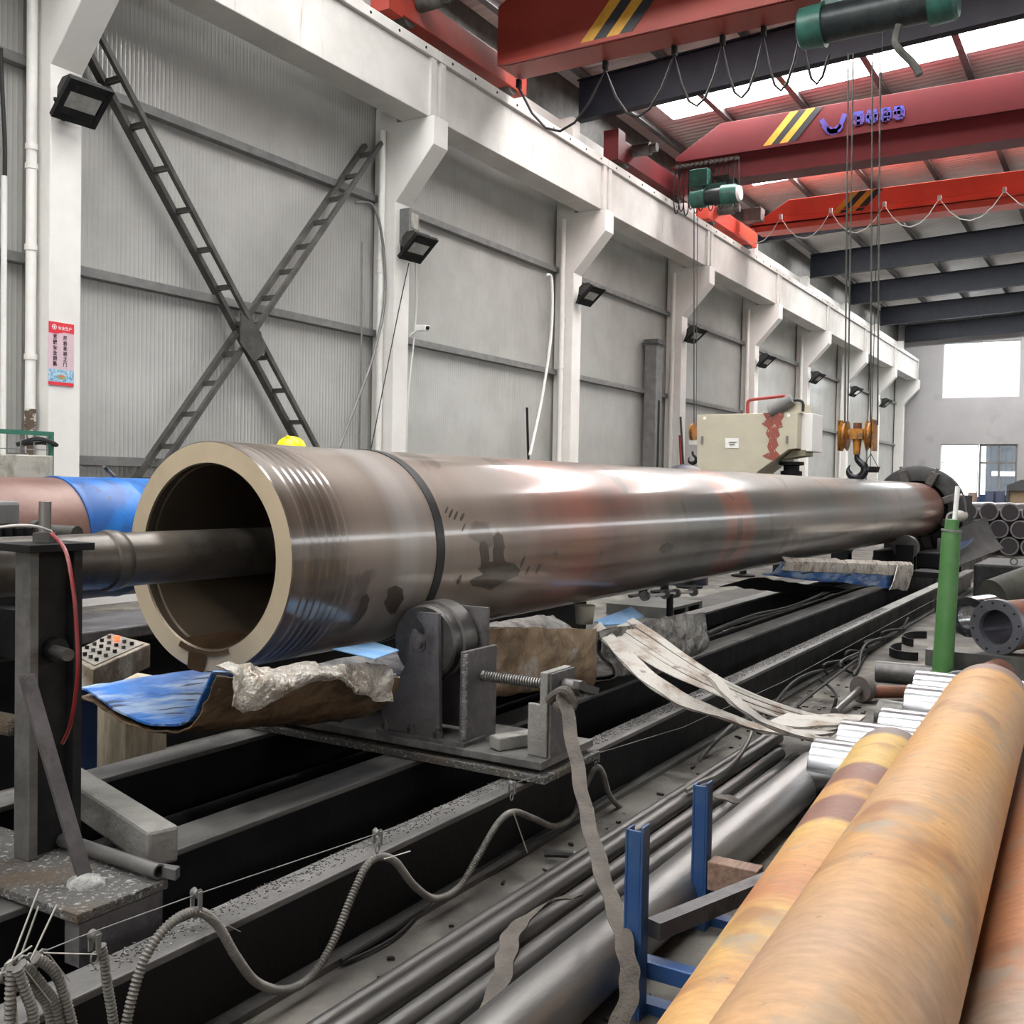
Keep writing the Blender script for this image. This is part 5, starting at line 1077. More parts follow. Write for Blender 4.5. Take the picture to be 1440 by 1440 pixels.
# ================================================================ CREAM MACHINE
my = 18.0
def P18(px, py): return at_y(px, py, my)
t = thing('drilling_machine', (P18(1050, 600).x, my+.5, 0), 'cream machine head with a rusty patch behind the big pipe', 'machine')
pl = [P18(980, 583), P18(1122, 580), P18(1121, 631), P18(1109, 632), P18(1066, 663), P18(1040, 700), P18(980, 700)]
MB().prism(pl, (0, 1.0, 0)).build('body', 'cream', t, smooth=False, bevel=.01)
xr = P18(1121, 600).x
MB().bb(xr+.001, xr+.2, my+.25, my+.95, P18(1121, 634).z, P18(1121, 580).z-.0).build('side_cover', 'white', t, smooth=False, bevel=.01)
rp = [(1073,581),(1103,580),(1103,586),(1098,592),(1102,600),(1094,603),(1097,612),(1092,618),(1095,626),(1090,632),(1097,640),(1088,648),(1080,645),(1072,641),(1082,636),(1079,628),(1082,618),(1077,610),(1080,602),(1071,596),(1078,590)]
MB().prism([P18(*p)+Vector((0,-.004,0)) for p in rp], (0,-.003,0)).build('rust_patch', mk('rust_patch_red', (.27,.07,.05), .7, 0, (.45,.38,.30), 14, .57, .62, col3=(.12,.11,.10), s3=1.2, lo3=.5, hi3=.6), t, smooth=False)
MB().prism([P18(*p)+Vector((0,-.004,0)) for p in ((1020,616),(1039,616),(1039,630),(1020,630))], (0,-.003,0)).build('notice_plate', 'white', t, smooth=False); npl = [c_ for c_ in t.children if c_.name.startswith('notice_plate')][0]
for (a, b) in (((1025,622),(1036,622)),((1026,625),(1034,625))): MB().bar(P18(*a)+Vector((0,-.01,0)), P18(*b)+Vector((0,-.01,0)), .006, .012).build('notice_line', 'ink', npl, smooth=False)
for px, py in ((991, 588), (1109, 584)): c = P18(px, py); MB().cyl(c+Vector((0,-.012,0)), c+Vector((0,-.001,0)), .03, 12).build('plug', 'white', t)
for px, py in ((988, 618), (1107, 618)): c = P18(px, py); MB().box(c+Vector((0,-.02,0)), (.04,.03,.12)).build('latch', 'galv', t, smooth=False)
MB().tube([P18(1044,582)+Vector((0,.3,0)), P18(1044,566)+Vector((0,.3,0)), P18(1046,562)+Vector((0,.3,0)), P18(1052,560)+Vector((0,.3,0)), P18(1085,556)+Vector((0,.3,0)), P18(1096,555)+Vector((0,.3,0)), P18(1100,560)+Vector((0,.3,0))], .03, 10, sub=4).build('red_pipe', 'red_pipe', t)
top = P18(1100, 580).z
MB().prism([P18(1075,580)+Vector((0,.1,.002)), P18(1124,580)+Vector((0,.1,.002)), P18(1124,566)+Vector((0,.1,0)), P18(1112,563)+Vector((0,.1,0)), P18(1098,568)+Vector((0,.1,0)), P18(1087,580)+Vector((0,.1,.002))], (0,.7,0)).build('motor_mount', 'cream', t, smooth=False)
a = P18(1079, 572)+Vector((0,.45,0)); b = P18(1102, 566)+Vector((0,.45,0))
MB().cyl(P18(1090, 579)+Vector((-.1,.05,0)), P18(1108, 563)+Vector((.06,.05,.02)), .12, 20, .1).build('motor', 'galv', t)
MB().tube([P18(1108,563)+Vector((0,.1,0)), P18(1120,562)+Vector((0,.1,0)), P18(1127,566)+Vector((0,.1,0)), P18(1127,578)+Vector((0,.1,0))], .025, 8, sub=3).build('hose', 'rubber', t)
MB().prism([P18(1095,645)+Vector((0,.2,0)), P18(1128,640)+Vector((0,.2,0)), P18(1128,631)+Vector((0,.2,-.012)), P18(1110,632)+Vector((0,.2,-.012))], (0,.5,0)).build('spindle_housing', mk('olive_paint', (.25,.24,.16), .5), t, smooth=False)
c = P18(1103, 650)
MB().lathe((c.x, my+.45, c.z-.55), (0,0,1), [(0,.13),(.3,.13),(.31,.19),(.40,.19),(.41,.14),(.50,.14),(.51,.22),(.57,.22)], 24).build('spindle', 'steel_dark', t)
MB().bb(P18(980,0).x+.1, P18(1040,0).x, my+1.01, my+1.6, 0, 2.3).build('column', 'cream', t, smooth=False)
o = MB().cyl((P18(1103, 700).x, my+.45, 0), (P18(1103, 700).x, my+.45, P18(1103,650).z-.56), .3, 24).build('work_table', 'steel_dark'); tag(o, 'dark round machine table hidden below the cream machine spindle', 'table')
# dark dome and poles left of it
c = at_y(963, 660, 15)
t = thing('dark_cover', (c.x, 15, 0), 'dark rounded cover just peeking over the big pipe by the small hook', 'cover')
MB().sphere((c.x, 15, c.z-.3), .42, 20, (1, 1, .9), zmin=0).cyl((c.x, 15, 0), (c.x, 15, c.z-.31), .4, 20).build('dome', mk('navy_cover', (.012,.012,.03), .4), t)
for k, (a, b, mt) in enumerate((((957, 586), (966, 652), 'brace'), ((956, 612), (960, 655), 'red_pipe'))):
    p = at_x(*a, -9.7); q = at_x(*b, -9.6)
    q2 = p+(q-p)*1.0; q2.z = 0.0; q2.y = q.y+.2
    o = MB().cyl(q2, p, .03, 8).build('leaning_pole', mt); tag(o, ['tall dark pole leaning beside the fourth column', 'shorter reddish pole leaning beside the fourth column'][k], 'pole')
o = MB().bb(-3.6, -2.75, 22.5, 22.9, 0, 1.0).build('low_machine', 'steel_dark', smooth=False); tag(o, 'dark low machine base behind the headstock', 'machine')
c = at_y(1224, 660, 17.0)
t = thing('lamp_reflector', (c.x, 17.0, 1.6), 'small black round pan hanging right of the yellow hook', 'pan')
MB().lathe((c.x, 17, c.z-.05), (0,0,1), [(0,.12),(.02,.13),(.09,.15),(.095,.13)], 20).build('pan', 'black', t)
for s in (-1, 0, 1): MB().cyl((c.x+s*.12, 17, c.z+.03), (c.x, 17, c.z+.25), .006, 5).build('chain_leg', 'black', t)
MB().cyl((c.x, 17, c.z+.25), (c.x, 17, 8.9), .006, 5).build('suspension_wire', 'black', t)
# ================================================================ CONDUIT AND TAUT WIRE
XW = -2.0
W3 = [at_x(*p, XW) for p in ((-60, 1388), (0, 1363), (111, 1318), (276, 1258), (531, 1172), (720, 1103), (838, 1060), (960, 1023), (1103, 958), (1320, 840))]
o = MB().tube(W3, .0016, 5).build('taut_wire', 'galv'); tag(o, 'thin taut wire running along the nearest bed beam', 'wire')
stk = [W3[1], W3[-1]]
for k, p in enumerate((W3[0], W3[-1])):
    o = MB().cyl((XW-.03, p.y, 0), (XW-.03, p.y, p.z+.01), .012, 8).build('wire_post', 'brace', smooth=False); tag(o, ('near' if k == 0 else 'far')+' end post of the taut wire beside the bed beam', 'post')
def trolley(px, py, label):
    p = at_x(px, py, XW); t = thing('conduit_hanger', tuple(p), label, 'hanger', 'wire hangers of the conduit')
    MB().lathe(p+Vector((-.012,0,.004)), (1,0,0), [(0,.007),(.002,.013),(.008,.008),(.016,.008),(.022,.013),(.024,.007)], 14).build('roller', 'galv', t)
    for sx in (.014, -.014): MB().bar(p+Vector((sx,0,.01)), p+Vector((sx,0,-.035)), .004, .012, up=(0,1,0)).build('side_plate', 'galv', t, smooth=False)
    R = [p+Vector((0, .010*math.cos(a), -.048+.014*math.sin(a))) for a in [2*PI*j/10 for j in range(10)]]; MB().tube(R, .0028, 5, closed=True).build('ring', 'galv', t)
    return t
for (px, py), n in zip(((133, 1318), (276, 1258), (531, 1172), (720, 1103), (838, 1060)), ('beside the bunch of conduits at the left bottom', 'holding the first conduit arch', 'holding the second conduit arch', 'under the corner of the roller stand', 'behind the long grey strap')): trolley(px, py, 'small wire hanger '+n)
def conduit(pts, x, label, r=.0135, ribs=True):
    P = spline([at_x(a, b, x+(0 if len(q) < 1 else q[0])) for a, b, *q in pts], 5 if not ribs else 12)
    if ribs:   # resample evenly for the ribbing
        L = [0]
        for a, b in zip(P, P[1:]): L.append(L[-1]+(b-a).length)
        n = int(L[-1]/.0048); out = []; i = 0
        for k in range(n+1):
            s = L[-1]*k/n
            while i < len(L)-2 and L[i+1] < s: i += 1
            f = (s-L[i])/max(1e-9, L[i+1]-L[i]); out.append(P[i].lerp(P[i+1], f))
        P = out
    o = MB().tube(P, r, 10, wave=-.26 if ribs else 0).build('flexible_conduit', 'conduit'); tag(o, label, 'conduit', 'grey flexible conduits'); return o
conduit([(172,1470),(185,1405),(205,1345),(238,1300),(276,1282),(305,1300),(332,1345),(362,1382),(402,1392),(438,1372),(468,1325),(495,1260),(515,1218),(533,1205),(556,1212),(582,1245),(612,1264),(645,1248),(672,1205),(700,1158),(722,1142),(748,1150),(780,1162),(806,1148),(822,1108),(838,1080),(848,1088),(858,1120),(880,1140),(905,1146),(940,1125),(968,1100),(990,1060,.02),(1030,1020,.05)], XW+.0, 'grey ribbed conduit hanging in waves in front of the nearest bed beam')
conduit([(142,1330),(147,1352),(150,1380),(157,1420),(165,1480)], XW, 'single ribbed conduit hanging from the wire at the left bottom', .0125)
for k, (pts, lab) in enumerate((
    ([(-30,1400),(-5,1376),(18,1378),(28,1390)], 'leftmost ribbed conduit curl in the bunch at the bottom left corner'),
    ([(10,1362),(18,1376),(30,1382),(45,1390),(65,1410),(78,1460)], 'ribbed conduit arching right of the corner curl in the bunch'),
    ([(30,1356),(42,1366),(58,1385),(78,1415),(90,1470)], 'second ribbed conduit from the right in the bunch'),
    ([(50,1347),(64,1355),(80,1372),(92,1405),(108,1470)], 'rightmost ribbed conduit hanging in the bunch'),
    ([(17,1362),(15,1395),(14,1430),(12,1480)], 'straight vertical conduit at the back of the bunch'),
    ([(24,1362),(34,1390),(46,1425),(50,1480)], 'short conduit between the loops of the bunch'))):
    conduit(pts, XW+.01+.012*k, lab, .0125)
for k, (a, b) in enumerate((((14,1357),(55,1250)), ((27,1350),(54,1275)), ((43,1350),(80,1272)), ((62,1340),(135,1342)), ((68,1341),(98,1380)), ((30,1356),(72,1410)), ((20,1385),(24,1440)), ((10,1355),(45,1330)), ((282,1282),(338,1310)), ((540,1208),(577,1197)), ((722,1142),(742,1200)))):
    p, q = at_x(*a, XW+.05), at_x(*b, XW+.06)
    o = MB().bar(p, q, .0045, .002).build('cable_tie', 'tie', smooth=False); tag(o, ORD[k]+' loose cable tie tail on the conduits, left to right', 'cable tie', 'cable tie tails')
m = MB()
for k in range(6): c = at_x(14+9*k, 1362-3*k, XW+.02); m.tube([c+Vector((0,.014*math.cos(a),.018*math.sin(a))) for a in [2*PI*j/8 for j in range(8)]], .003, 5, closed=True)
o = m.build('wire_rings', 'galv'); o['kind'] = 'stuff'; tag(o, 'tangle of small wire rings tying the conduit bunch to the wire', 'wire')
# ================================================================ SLINGS
def ribbon(pts, w, mat, label, th=.006, name='lifting_sling', plies=1, cat='sling', grp=None, tw=None, spread=False):
    """pts: (point, width direction)"""
    P = [Vector(p) for p, _ in pts]; D = [Vector(d).normalized() for _, d in pts]; S = spline(P, 8); m_ = MB(); n = len(S)
    for j in range(plies):
        g = []
        for i, p in enumerate(S):
            x = i/(n-1)*(len(D)-1); k = min(int(x), len(D)-2); d = D[k].lerp(D[k+1], x-k).normalized()
            tn = (S[min(i+1,n-1)]-S[max(i-1,0)]).normalized(); up = tn.cross(d).normalized()
            if up.z < 0: up = -up
            K = 6; off = up*(j*th*1.25)
            wob = .004*math.sin(i*.9+j*2)
            ww, oo = (w/plies*1.12, w*((j+.5)/plies-.5)) if spread else (w, 0)
            if spread: off = up*(.005*math.sin(j*1.9+i*.05)+.001*j); wob = 0
            g.append([p+off+d*(oo+ww*(u/K-.5)+wob)+up*((.0022 if not spread else .005)*math.sin(u/K*PI+(0 if spread else i*.4))) for u in range(K+1)])
        m_.sheet(g, th, flip=False)
    o = m_.build(name, mat); tag(o, label, cat, grp); return o
G_ = 'pale lifting slings'
S1 = [(at_y(838, 882, 5.35), (0,1,.3)), (at_y(862, 905, 5.2), (0,1,.2)), (at_y(905, 948, 4.9), (.2,1,.2)), (at_y(960, 985, 4.9), (.2,1,.2)), (at_y(1015, 1006, 5.1), (.1,1,0)), (at_y(1070, 1025, 5.3), (0,1,0)), (at_y(1140, 1033, 5.5), (0,1,0)), (at_y(1175, 1030, 5.7), (0,1,0))]
ribbon(S1, .12, 'white_sling', 'pale webbing sling with a brown edge, lowest of the slings over the beams', plies=2, grp=G_)
S2 = [(at_y(870, 882, 5.5), (.2,1,.2)), (at_y(905, 905, 5.4), (.2,1,.2)), (at_y(950, 935, 5.3), (.2,1,.1)), (at_y(1000, 962, 5.35), (.1,1,0)), (at_y(1060, 988, 5.6), (0,1,0)), (at_y(1120, 1008, 5.9), (0,1,0)), (at_y(1165, 1018, 6.1), (0,1,0))]
ribbon(S2, .30, 'white_sling', 'wide striped webbing sling draped from the foil tray to the floor', plies=9, th=.006, spread=True, grp=G_)
S3 = [(at_y(1092, 1012, 5.6), (.1,1,0)), (at_y(1130, 1016, 5.65), (0,1,0)), (at_y(1170, 1014, 5.8), (0,1,0)), (at_y(1208, 1016, 5.9), (0,1,0))]
ribbon(S3, .34, 'white_sling', 'frayed flat end of the pale slings lying on the floor', plies=2, grp=G_)
S4 = [(at_y(1000, 952, 5.15), (.5,1,0)), (at_y(1020, 975, 5.1), (.5,1,0)), (at_y(1048, 1000, 5.1), (.4,1,0)), (at_y(1085, 1022, 5.2), (.2,1,0)), (at_y(1150, 1042, 5.35), (0,1,0)), (at_y(1185, 1044, 5.5), (0,1,0))]
ribbon(S4, .07, 'white_sling', 'narrow folded sling crossing over the wide striped one', plies=3, grp=G_)
g5 = [(at_y(788, 972, 3.60), (.1,1,0)), (at_y(797, 1000, 3.55), (1,.3,0)), (at_x(812, 1080, -1.72), (1,.2,0)), (at_x(826, 1150, -1.58), (1,.2,0)), (at_x(846, 1225, -1.36), (1,.2,0)), (at_x(868, 1290, -1.22), (1,.2,0)), (at_x(882, 1345, -1.15), (1,.2,0)), (at_x(885, 1395, -1.12), (1,.3,0)), (at_x(868, 1450, -1.13), (1,.4,0))]
ribbon(g5, .055, 'grey_sling', 'long dirty grey strap hanging from the spindle handle to the floor', plies=1, th=.006, name='webbing_strap', cat='strap')
o = MB().tube([at_y(772, 985, 3.62), at_y(784, 975, 3.60), at_y(796, 972, 3.58), at_y(806, 990, 3.6), at_y(795, 1000, 3.58), at_y(783, 990, 3.6)], .02, 8, sub=4).build('rope_knot', 'grey_sling'); tag(o, 'knotted grey rope round the end of the spindle', 'knot')
g6 = [(at_z(812, 1262, .09), (.3,1,.0)), (at_z(780, 1265, .10), (.2,1,0)), (at_z(748, 1285, .10), (.3,1,0)), (at_z(722, 1310, .10), (1,.6,0)), (at_z(712, 1345, .09), (1,.1,0)), (at_z(700, 1390, .08), (1,0,0)), (at_z(672, 1450, .07), (1,-.1,0))]
ribbon(g6, .06, 'grey_sling', 'crumpled grey strap lying across the small dark pipes', plies=1, th=.008, name='webbing_strap', cat='strap')
# ================================================================ FLOOR PIPES
def lpipe(xa, ya, xb, yb, r, z, mat, label, ri=None, grp='dark pipes lying on the floor', name='floor_pipe'):
    o = MB().pipe((xa, ya, z), (xb, yb, z), r, ri or r*.8, 32).build(name, mat); tag(o, label, 'pipe', grp); return o
lpipe(-1.83, .8, -1.80, 5.9, .028, .030, 'steel_mid', 'thinnest dark pipe on the floor, nearest to the bed beam')
lpipe(-1.755, .8, -1.735, 5.95, .036, .038, 'steel_mid', 'second dark floor pipe from the bed beam')
lpipe(-1.655, .8, -1.62, 5.6, .034, .036, 'steel_mid', 'third dark floor pipe from the bed beam')
lpipe(-1.565, .8, -1.50, 5.5, .040, .042, 'steel_mid', 'fourth dark floor pipe, beside the large grey one')
lpipe(-1.31, .6, -1.31, 5.15, .096, .098, 'steel_big', 'large smooth grey pipe on the floor behind the blue rack posts', .085)
a = at_z(1000, 1275, .03); b = at_z(1075, 1195, .03)
lpipe(-.98, 3.3, -.93, 4.3, .03, .032, 'steel_mid', 'dark pipe end in the shadow under the yellow brown pipe')
# small strap end tied over floor pipes
ribbon([(at_z(1000, 1118, .09), (0,1,0)), (at_z(1022, 1122, .11), (0,1,.2)), (at_z(1045, 1128, .09), (0,1,0)), (at_z(1068, 1120, .07), (.2,1,0))], .05, 'grey_sling', 'frayed dark strap end over the floor pipes by the blue post', plies=1, name='webbing_strap', cat='strap')
wire([at_z(1062, 1000, .06), at_z(1055, 1035, .06), at_z(1035, 1068, .09), at_z(1008, 1090, .10), at_z(985, 1100, .10), at_z(965, 1112, .09)], .011, 'conduit', 'black cable lying over the floor pipes below the slings')
# cable hugging the beam base
wire([at_z(480, 1352, .02), at_z(540, 1315, .02), at_z(600, 1275, .02), at_z(690, 1215, .02), at_z(790, 1160, .02), at_z(880, 1105, .02), at_z(960, 1050, .02), at_z(1060, 985, .02)], .009, 'rubber', 'black cable on the floor along the foot of the nearest bed beam')
wire([at_z(480, 1356, .013), at_z(555, 1318, .013), at_z(615, 1262, .013), at_z(700, 1222, .013), at_z(815, 1152, .013)], .006, 'rubber', 'second thin cable on the floor along the foot of the bed beam')
for k, pts in enumerate(([(1078,1005),(1090,950),(1093,925),(1100,918),(1120,930),(1130,945)], [(1120,1000),(1130,985),(1140,905),(1160,893),(1195,900),(1205,915),(1200,950)], [(1180,905),(1183,930),(1195,945),(1206,940),(1218,905),(1222,890),(1215,880),(1200,885),(1190,900),(1196,930)], [(1150,930),(1180,915),(1200,912),(1235,888),(1262,868)], [(1150,955),(1175,975),(1170,1000),(1160,1010)])):
    P = [at_z(a, b, .03+.10*(1 if (i % 3 == 1) else 0)) for i, (a, b) in enumerate(pts)]
    for p in P: p.x = max(p.x, -2.02)
    wire(P, .012, 'rubber', ORD[k]+' loop of the loose black cable heap between the bed and the green post', grp='loose black cables')
# floor debris
m = MB()
for k in range(260):
    a = random.random(); y = random.uniform(1.6, 9); x = random.uniform(-2.0, -1.1+.03*y)
    s = random.uniform(.004, .016)
    m.box((x, y, s*.4+.001), (s, s*random.uniform(1, 3.5), s*.7), rz=random.uniform(0, 3))
o = m.build('debris', 'grime', smooth=False); o['kind'] = 'stuff'; tag(o, 'small dark chips and dirt scattered on the floor beside the bed', 'debris')
m = MB()
for k in range(90):
    y = random.uniform(1.8, 8); x = random.uniform(-2.0, -1.2); s = random.uniform(.003, .008)
    m.box((x, y, s*.5+.001), (s, s*2, s), rz=random.uniform(0, 3))
o = m.build('debris', 'white_sling', smooth=False); o['kind'] = 'stuff'; tag(o, 'pale crumbs scattered on the dusty floor', 'debris')
c = at_z(785, 1206, .02); o = MB().tube([c+Vector((-.05,-.02,.012)), c+Vector((0,.0,.016)), c+Vector((.05,.03,.012))], .016, 8, sub=3).build('rag', 'rubber'); tag(o, 'small dark rolled rag on the floor left of the dark pipes', 'rag')
# flange on a stub ('dumbbell'), dark cylinders, half rings
t = thing('flanged_shaft', tuple(at_z(1215, 985, .0)), 'grey brown shaft with a round notched flange on the floor', 'shaft')
c = at_z(1215, 990, .10); c = Vector((-1.50, 7.35, .175)); c = at_y(1213, 971, 7.2)
c = at_y(1209, 972, 7.45); c.z = .096
MB().lathe(c, Vector((.45,.9,0)), [(0,.03),(0,.09),(.01,.094),(.05,.094),(.08,.08),(.08,.03)], 36).build('flange', mk('brown_grey_steel', (.10,.085,.08), .7, .2, (.14,.12,.11), 6), t)
MB().cyl(at_z(1174, 1001, .04), c, .024, 16).build('shaft', 'steel_big', t)
MB().cyl(c+Vector((.03,.09,-.03)), c+Vector((.75,.75,-.05)), .045, 16).build('stub', 'rusty', t)
o = MB().pipe(at_z(1232, 944, .075), at_z(1318, 952, .075), .085, .07, 28).build('pipe_offcut', 'steel_mid'); tag(o, 'dark pipe offcut lying crosswise on the floor left of the green post', 'pipe')
rs = at_y(1239, 990, 6.55)
o = MB().pipe((rs.x, 6.55, .112), (rs.x+.16, 6.52, .112), .11, .10, 32).build('ring_sleeve', 'steel_mid'); tag(o, 'short dark ring sleeve beside the polished sleeves', 'sleeve')
for k, (px, py) in enumerate(((1300, 905), (1285, 922))):
    c = at_z(px, py, .0); m_ = MB(); g = []
    for i in range(13):
        a = math.radians(100+k*40+i*13); g.append([(c.x+.2*math.cos(a), c.y+.35*math.sin(a), z) for z in (.005, .08)])
    m_.sheet(g, .012); o = m_.build('curved_strip', 'steel_dark'); tag(o, ['upper','lower'][k]+' curved dark steel strip standing on the floor left of the green post', 'strip', 'curved strips')
# polished sleeves lying crosswise
def sleeve(px, py, y, r, z, L, label, lab2=''):
    c = at_y(px, py, y)
    o = MB().lathe((c.x, y, z), Vector((1,-.0,0)), [(0,r*.93),(0,r*.985),(.006,r),(L,r),(L,r*.93)], 56, close=True).build('polished_sleeve', 'chrome'); tag(o, label, 'sleeve', 'polished steel sleeves'); return o
zc = lambda px, py, y: at_y(px, py, y).z
sleeve(1145, 1100, 4.95, .155, .157, .6, 'nearest polished steel sleeve beside the end of the large grey pipe')
sleeve(1183, 1062, 5.42, .155, .157, .6, 'second polished steel sleeve, just behind the nearest one')
sleeve(1240, 1020, 5.86, .155, .157, .6, 'third polished steel sleeve with a nick, half hidden by the brown pipe')
sleeve(1276, 978, 6.55, .165, .167, .7, 'fourth polished steel sleeve beside the dark ring sleeve')
sleeve(1288, 965, 7.1, .165, .167, .7, 'farthest polished steel sleeve below the green post')
# ================================================================ RUSTY PIPES, RACK
def dpipe(x0, z, yaw, ya, yb, r, stops, label, ri=.8, rough=.5):
    d = Vector((-math.sin(yaw), math.cos(yaw), 0)); o0 = Vector((x0, 0, z)); L = yb-ya
    mt = pipe_mat('coat_'+str(round(x0, 2)), stops, rough, .0, (.20,.085,.045), .60, .70, 2.6, L, .10, -L/2, ring=1.3, fine=1)
    m_ = MB().lathe((0, 0, 0), (0,1,0), [(0,r*ri),(0,r*.97),(.01,r),(L-.14,r),(L-.139,r*.97),(L-.02,r*.965),(L,r*.93),(L,r*ri)], 72, close=True)
    me_o = m_.build('coated_pipe', mt); me_o.location = (0,0,0)
    o = me_o; o.rotation_euler = (0, 0, yaw); c = o0+d*((ya+yb)/2); o.location = (c.x, c.y, z-r); tag(o, label, 'pipe', 'brown coated pipes at the lower right'); return o
OR = (.46, .255, .10); O2 = (.42, .255, .135); O3 = (.34, .215, .135); YL = (.50, .33, .11); PB = (.20, .10, .075); RB = (.36, .155, .075); GY = (.27, .24, .19)
r1 = dpipe(-.31, .646, math.radians(2.05), -1.2, 4.62, .16, [(0, O2), (1.0, O3), (1.5, GY), (1.9, O2), (2.3, OR), (2.8, O3), (3.4, OR), (3.8, O2), (4.3, OR), (4.9, O2), (5.6, OR), (5.67, (.22,.15,.13))], 'topmost orange brown coated pipe at the lower right')
r2 = dpipe(-.50, .35, math.radians(4.2), -1.2, 4.55, .16, [(0, YL), (2.4, YL), (3.2, OR), (3.55, YL), (3.75, RB), (4.1, OR), (4.32, YL), (4.34, PB), (4.58, PB), (4.62, OR), (4.82, OR), (4.83, PB), (5.05, PB), (5.08, YL), (5.55, YL), (5.6, (.2,.16,.15))], 'yellow brown coated pipe with purple brown bands, left of the topmost one')
r3 = dpipe(0.0, .402, math.radians(2.05), -1.2, 4.4, .21, [(0, RB), (1.6, (.38,.17,.09)), (2.4, GY), (2.55, RB), (3.2, (.30,.22,.17)), (3.5, RB), (4.4, RB), (5.5, (.3,.2,.16))], 'red brown coated pipe at the right edge, lower than the topmost one')
# rack
def post(p, top, w, label, arm=None):
    t = thing('rack_post', (p.x, p.y, 0), label, 'post', 'blue rack posts')
    x, y = p.x, p.y
    MB().bb(x-w/2, x-w/2+.008, y, y+.05, 0, top).bb(x-w/2+.008, x+w/2-.008, y+.001, y+.009, 0, top-.001).bb(x+w/2-.008, x+w/2, y, y+.05, 0, top+.012).build('channel', 'blue_rack', t, smooth=False, bevel=.002)
    MB().bb(x-.02, x+.75, y+.055, y+.105, .10, .15).build('cross_beam', 'blue_rack', t, smooth=False, bevel=.004)
    MB().bb(x-.05, x+.75, y+.055, y+.105, .0, .03).build('foot_bar', 'blue_rack', t, smooth=False)
    return t
q1 = at_y(892, 1168, 2.62); q2 = at_y(985, 1105, 3.28)
post(q1, q1.z, .055, 'front blue channel rack post with a chipped edge')
post(q2, q2.z, .055, 'rear blue channel rack post by the wood block')
o = MB().bar((-1.13, 2.70, .235), (-.95, 3.26, .235), .05, .05).build('rack_rail', 'steel_grey', smooth=False); tag(o, 'dark grey rail joining the two blue rack posts', 'rail')
for y, lb in ((2.675, 'front'), (3.335, 'rear')):
    z0 = .151
    o = MB().bb(-.92, .25, y, y+.05, z0, .186).build('timber_bearer', 'wood', smooth=False); tag(o, lb+' timber bearer on the rack under the brown pipes', 'timber')
c = at_y(1020, 1285, 3.25)
o = MB().bb(c.x-.07, c.x+.10, 3.26, 3.33, .152, .25).build('wood_block', mk('red_brown_wood', (.17,.10,.075), .7, 0, (.30,.2,.15), 6, stretch=(8,1,8)), smooth=False, bevel=.004); tag(o, 'red brown wood block wedged beside the rear blue post', 'block')
# ================================================================ RIGHT MIDDLE
g = at_y(1330, 950, 8.3)
t = thing('green_jack_post', (g.x, 8.3, 0), 'green round post with a grey rod on top, right of the slings', 'post')
zt = at_y(1328, 747, 8.3).z; x0 = at_y(1331, 860, 8.3).x
tx = at_y(1338, 747, 8.3).x-x0+0; bx = at_y(1325, 950, 8.3).x-x0
A = Vector((x0+bx, 8.3, at_y(1325, 955, 8.3).z)); B = Vector((x0+tx, 8.3, zt)); dd = (B-A); A0 = A-dd*(A.z/dd.z)
MB().cyl(A0, B, .076, 32, .068).build('outer_tube', 'green_post', t)
MB().cyl(B, B+Vector((.001,0,.012)), .074, 28).build('collar', 'galv', t)
MB().cyl(B+Vector((0,0,.013)), B+Vector((.005,0,.09)), .05, 24).build('inner_tube', 'green_post', t)
MB().cyl(B+Vector((.02,0,.09)), B+Vector((.035,0,.34)), .018, 14).build('rod', 'white', t)
MB().bb(A0.x-.15, A0.x+.15, 8.15, 8.45, 0, .012).build('foot_plate', 'galv', t, smooth=False)
# flanged cylinder
def flanged(c, d, r, L, label, mats, holes=12, ri=.62, bodyr=.78, mat='flange'):
    c = Vector(c); d = Vector(d).normalized(); t = thing('flanged_cylinder', tuple(c-Vector((0,0,r))), label, 'cylinder', 'flanged cylinders'); a = Vector((0,0,1)); b = d.cross(a).normalized(); a = b.cross(d).normalized()
    fl_ = MB().lathe(c, d, [(0,r*ri),(0,r*.98),(.01,r),(.045,r),(.05,r*.97),(.05,r*ri)], 48, close=True).build('flange', mat, t)
    for k in range(holes):
        th = 2*PI*(k+.3)/holes; p = c+(a*math.sin(th)+b*math.cos(th))*r*.86; MB().cyl(p-d*.002, p+d*.004, r*.045, 8).build('bolt_hole', 'black', fl_)
    MB().lathe(c+d*.051, d, [(0,r*ri),(0,r*bodyr),(L,r*bodyr),(L,r*ri)], 48, close=True).build('barrel', mats, t)
    bb_ = MB().lathe(c+d*.0505, d, [(0, r*ri*.995), (L, r*ri*.995)], 40, cap=False); bb_.f = [q[::-1] for q in bb_.f]; bb_.build('bore_lining', mk('honed_bore', (.5,.5,.55), .18, .9, (.25,.25,.28), 1.5), t)
    return t
c = at_y(1400, 882, 8.6)
flanged((c.x, 8.6, c.z), (.45, 1, 0), .215, 1.3, 'cylinder with a blue grey bolted flange facing left at the right edge', 'rusty', bodyr=.9)
c2_ = at_y(1362, 925, 7.9)
o = flanged((at_y(1350, 955, 7.3).x, 7.3, .17), (.15, 1, 0), .15, .9, 'red brown cylinder on the floor behind the topmost brown pipe', 'rusty')
o = MB().lathe(at_y(1362, 868, 9.4), Vector((.5,1,0)), [(0,.1),(0,.17),(.3,.18),(.3,.1)], 32, close=True).build('bright_ring', 'chrome'); tag(o, 'bright machined ring partly behind the bolted flange', 'ring')
cr = at_y(1400, 870, 9.2)
o = MB().bb(cr.x-.3, cr.x+.5, 9.0, 9.5, 0, .15).build('timber_support', 'brace', smooth=False); tag(o, 'dark timber under the bolted flange cylinder', 'timber')
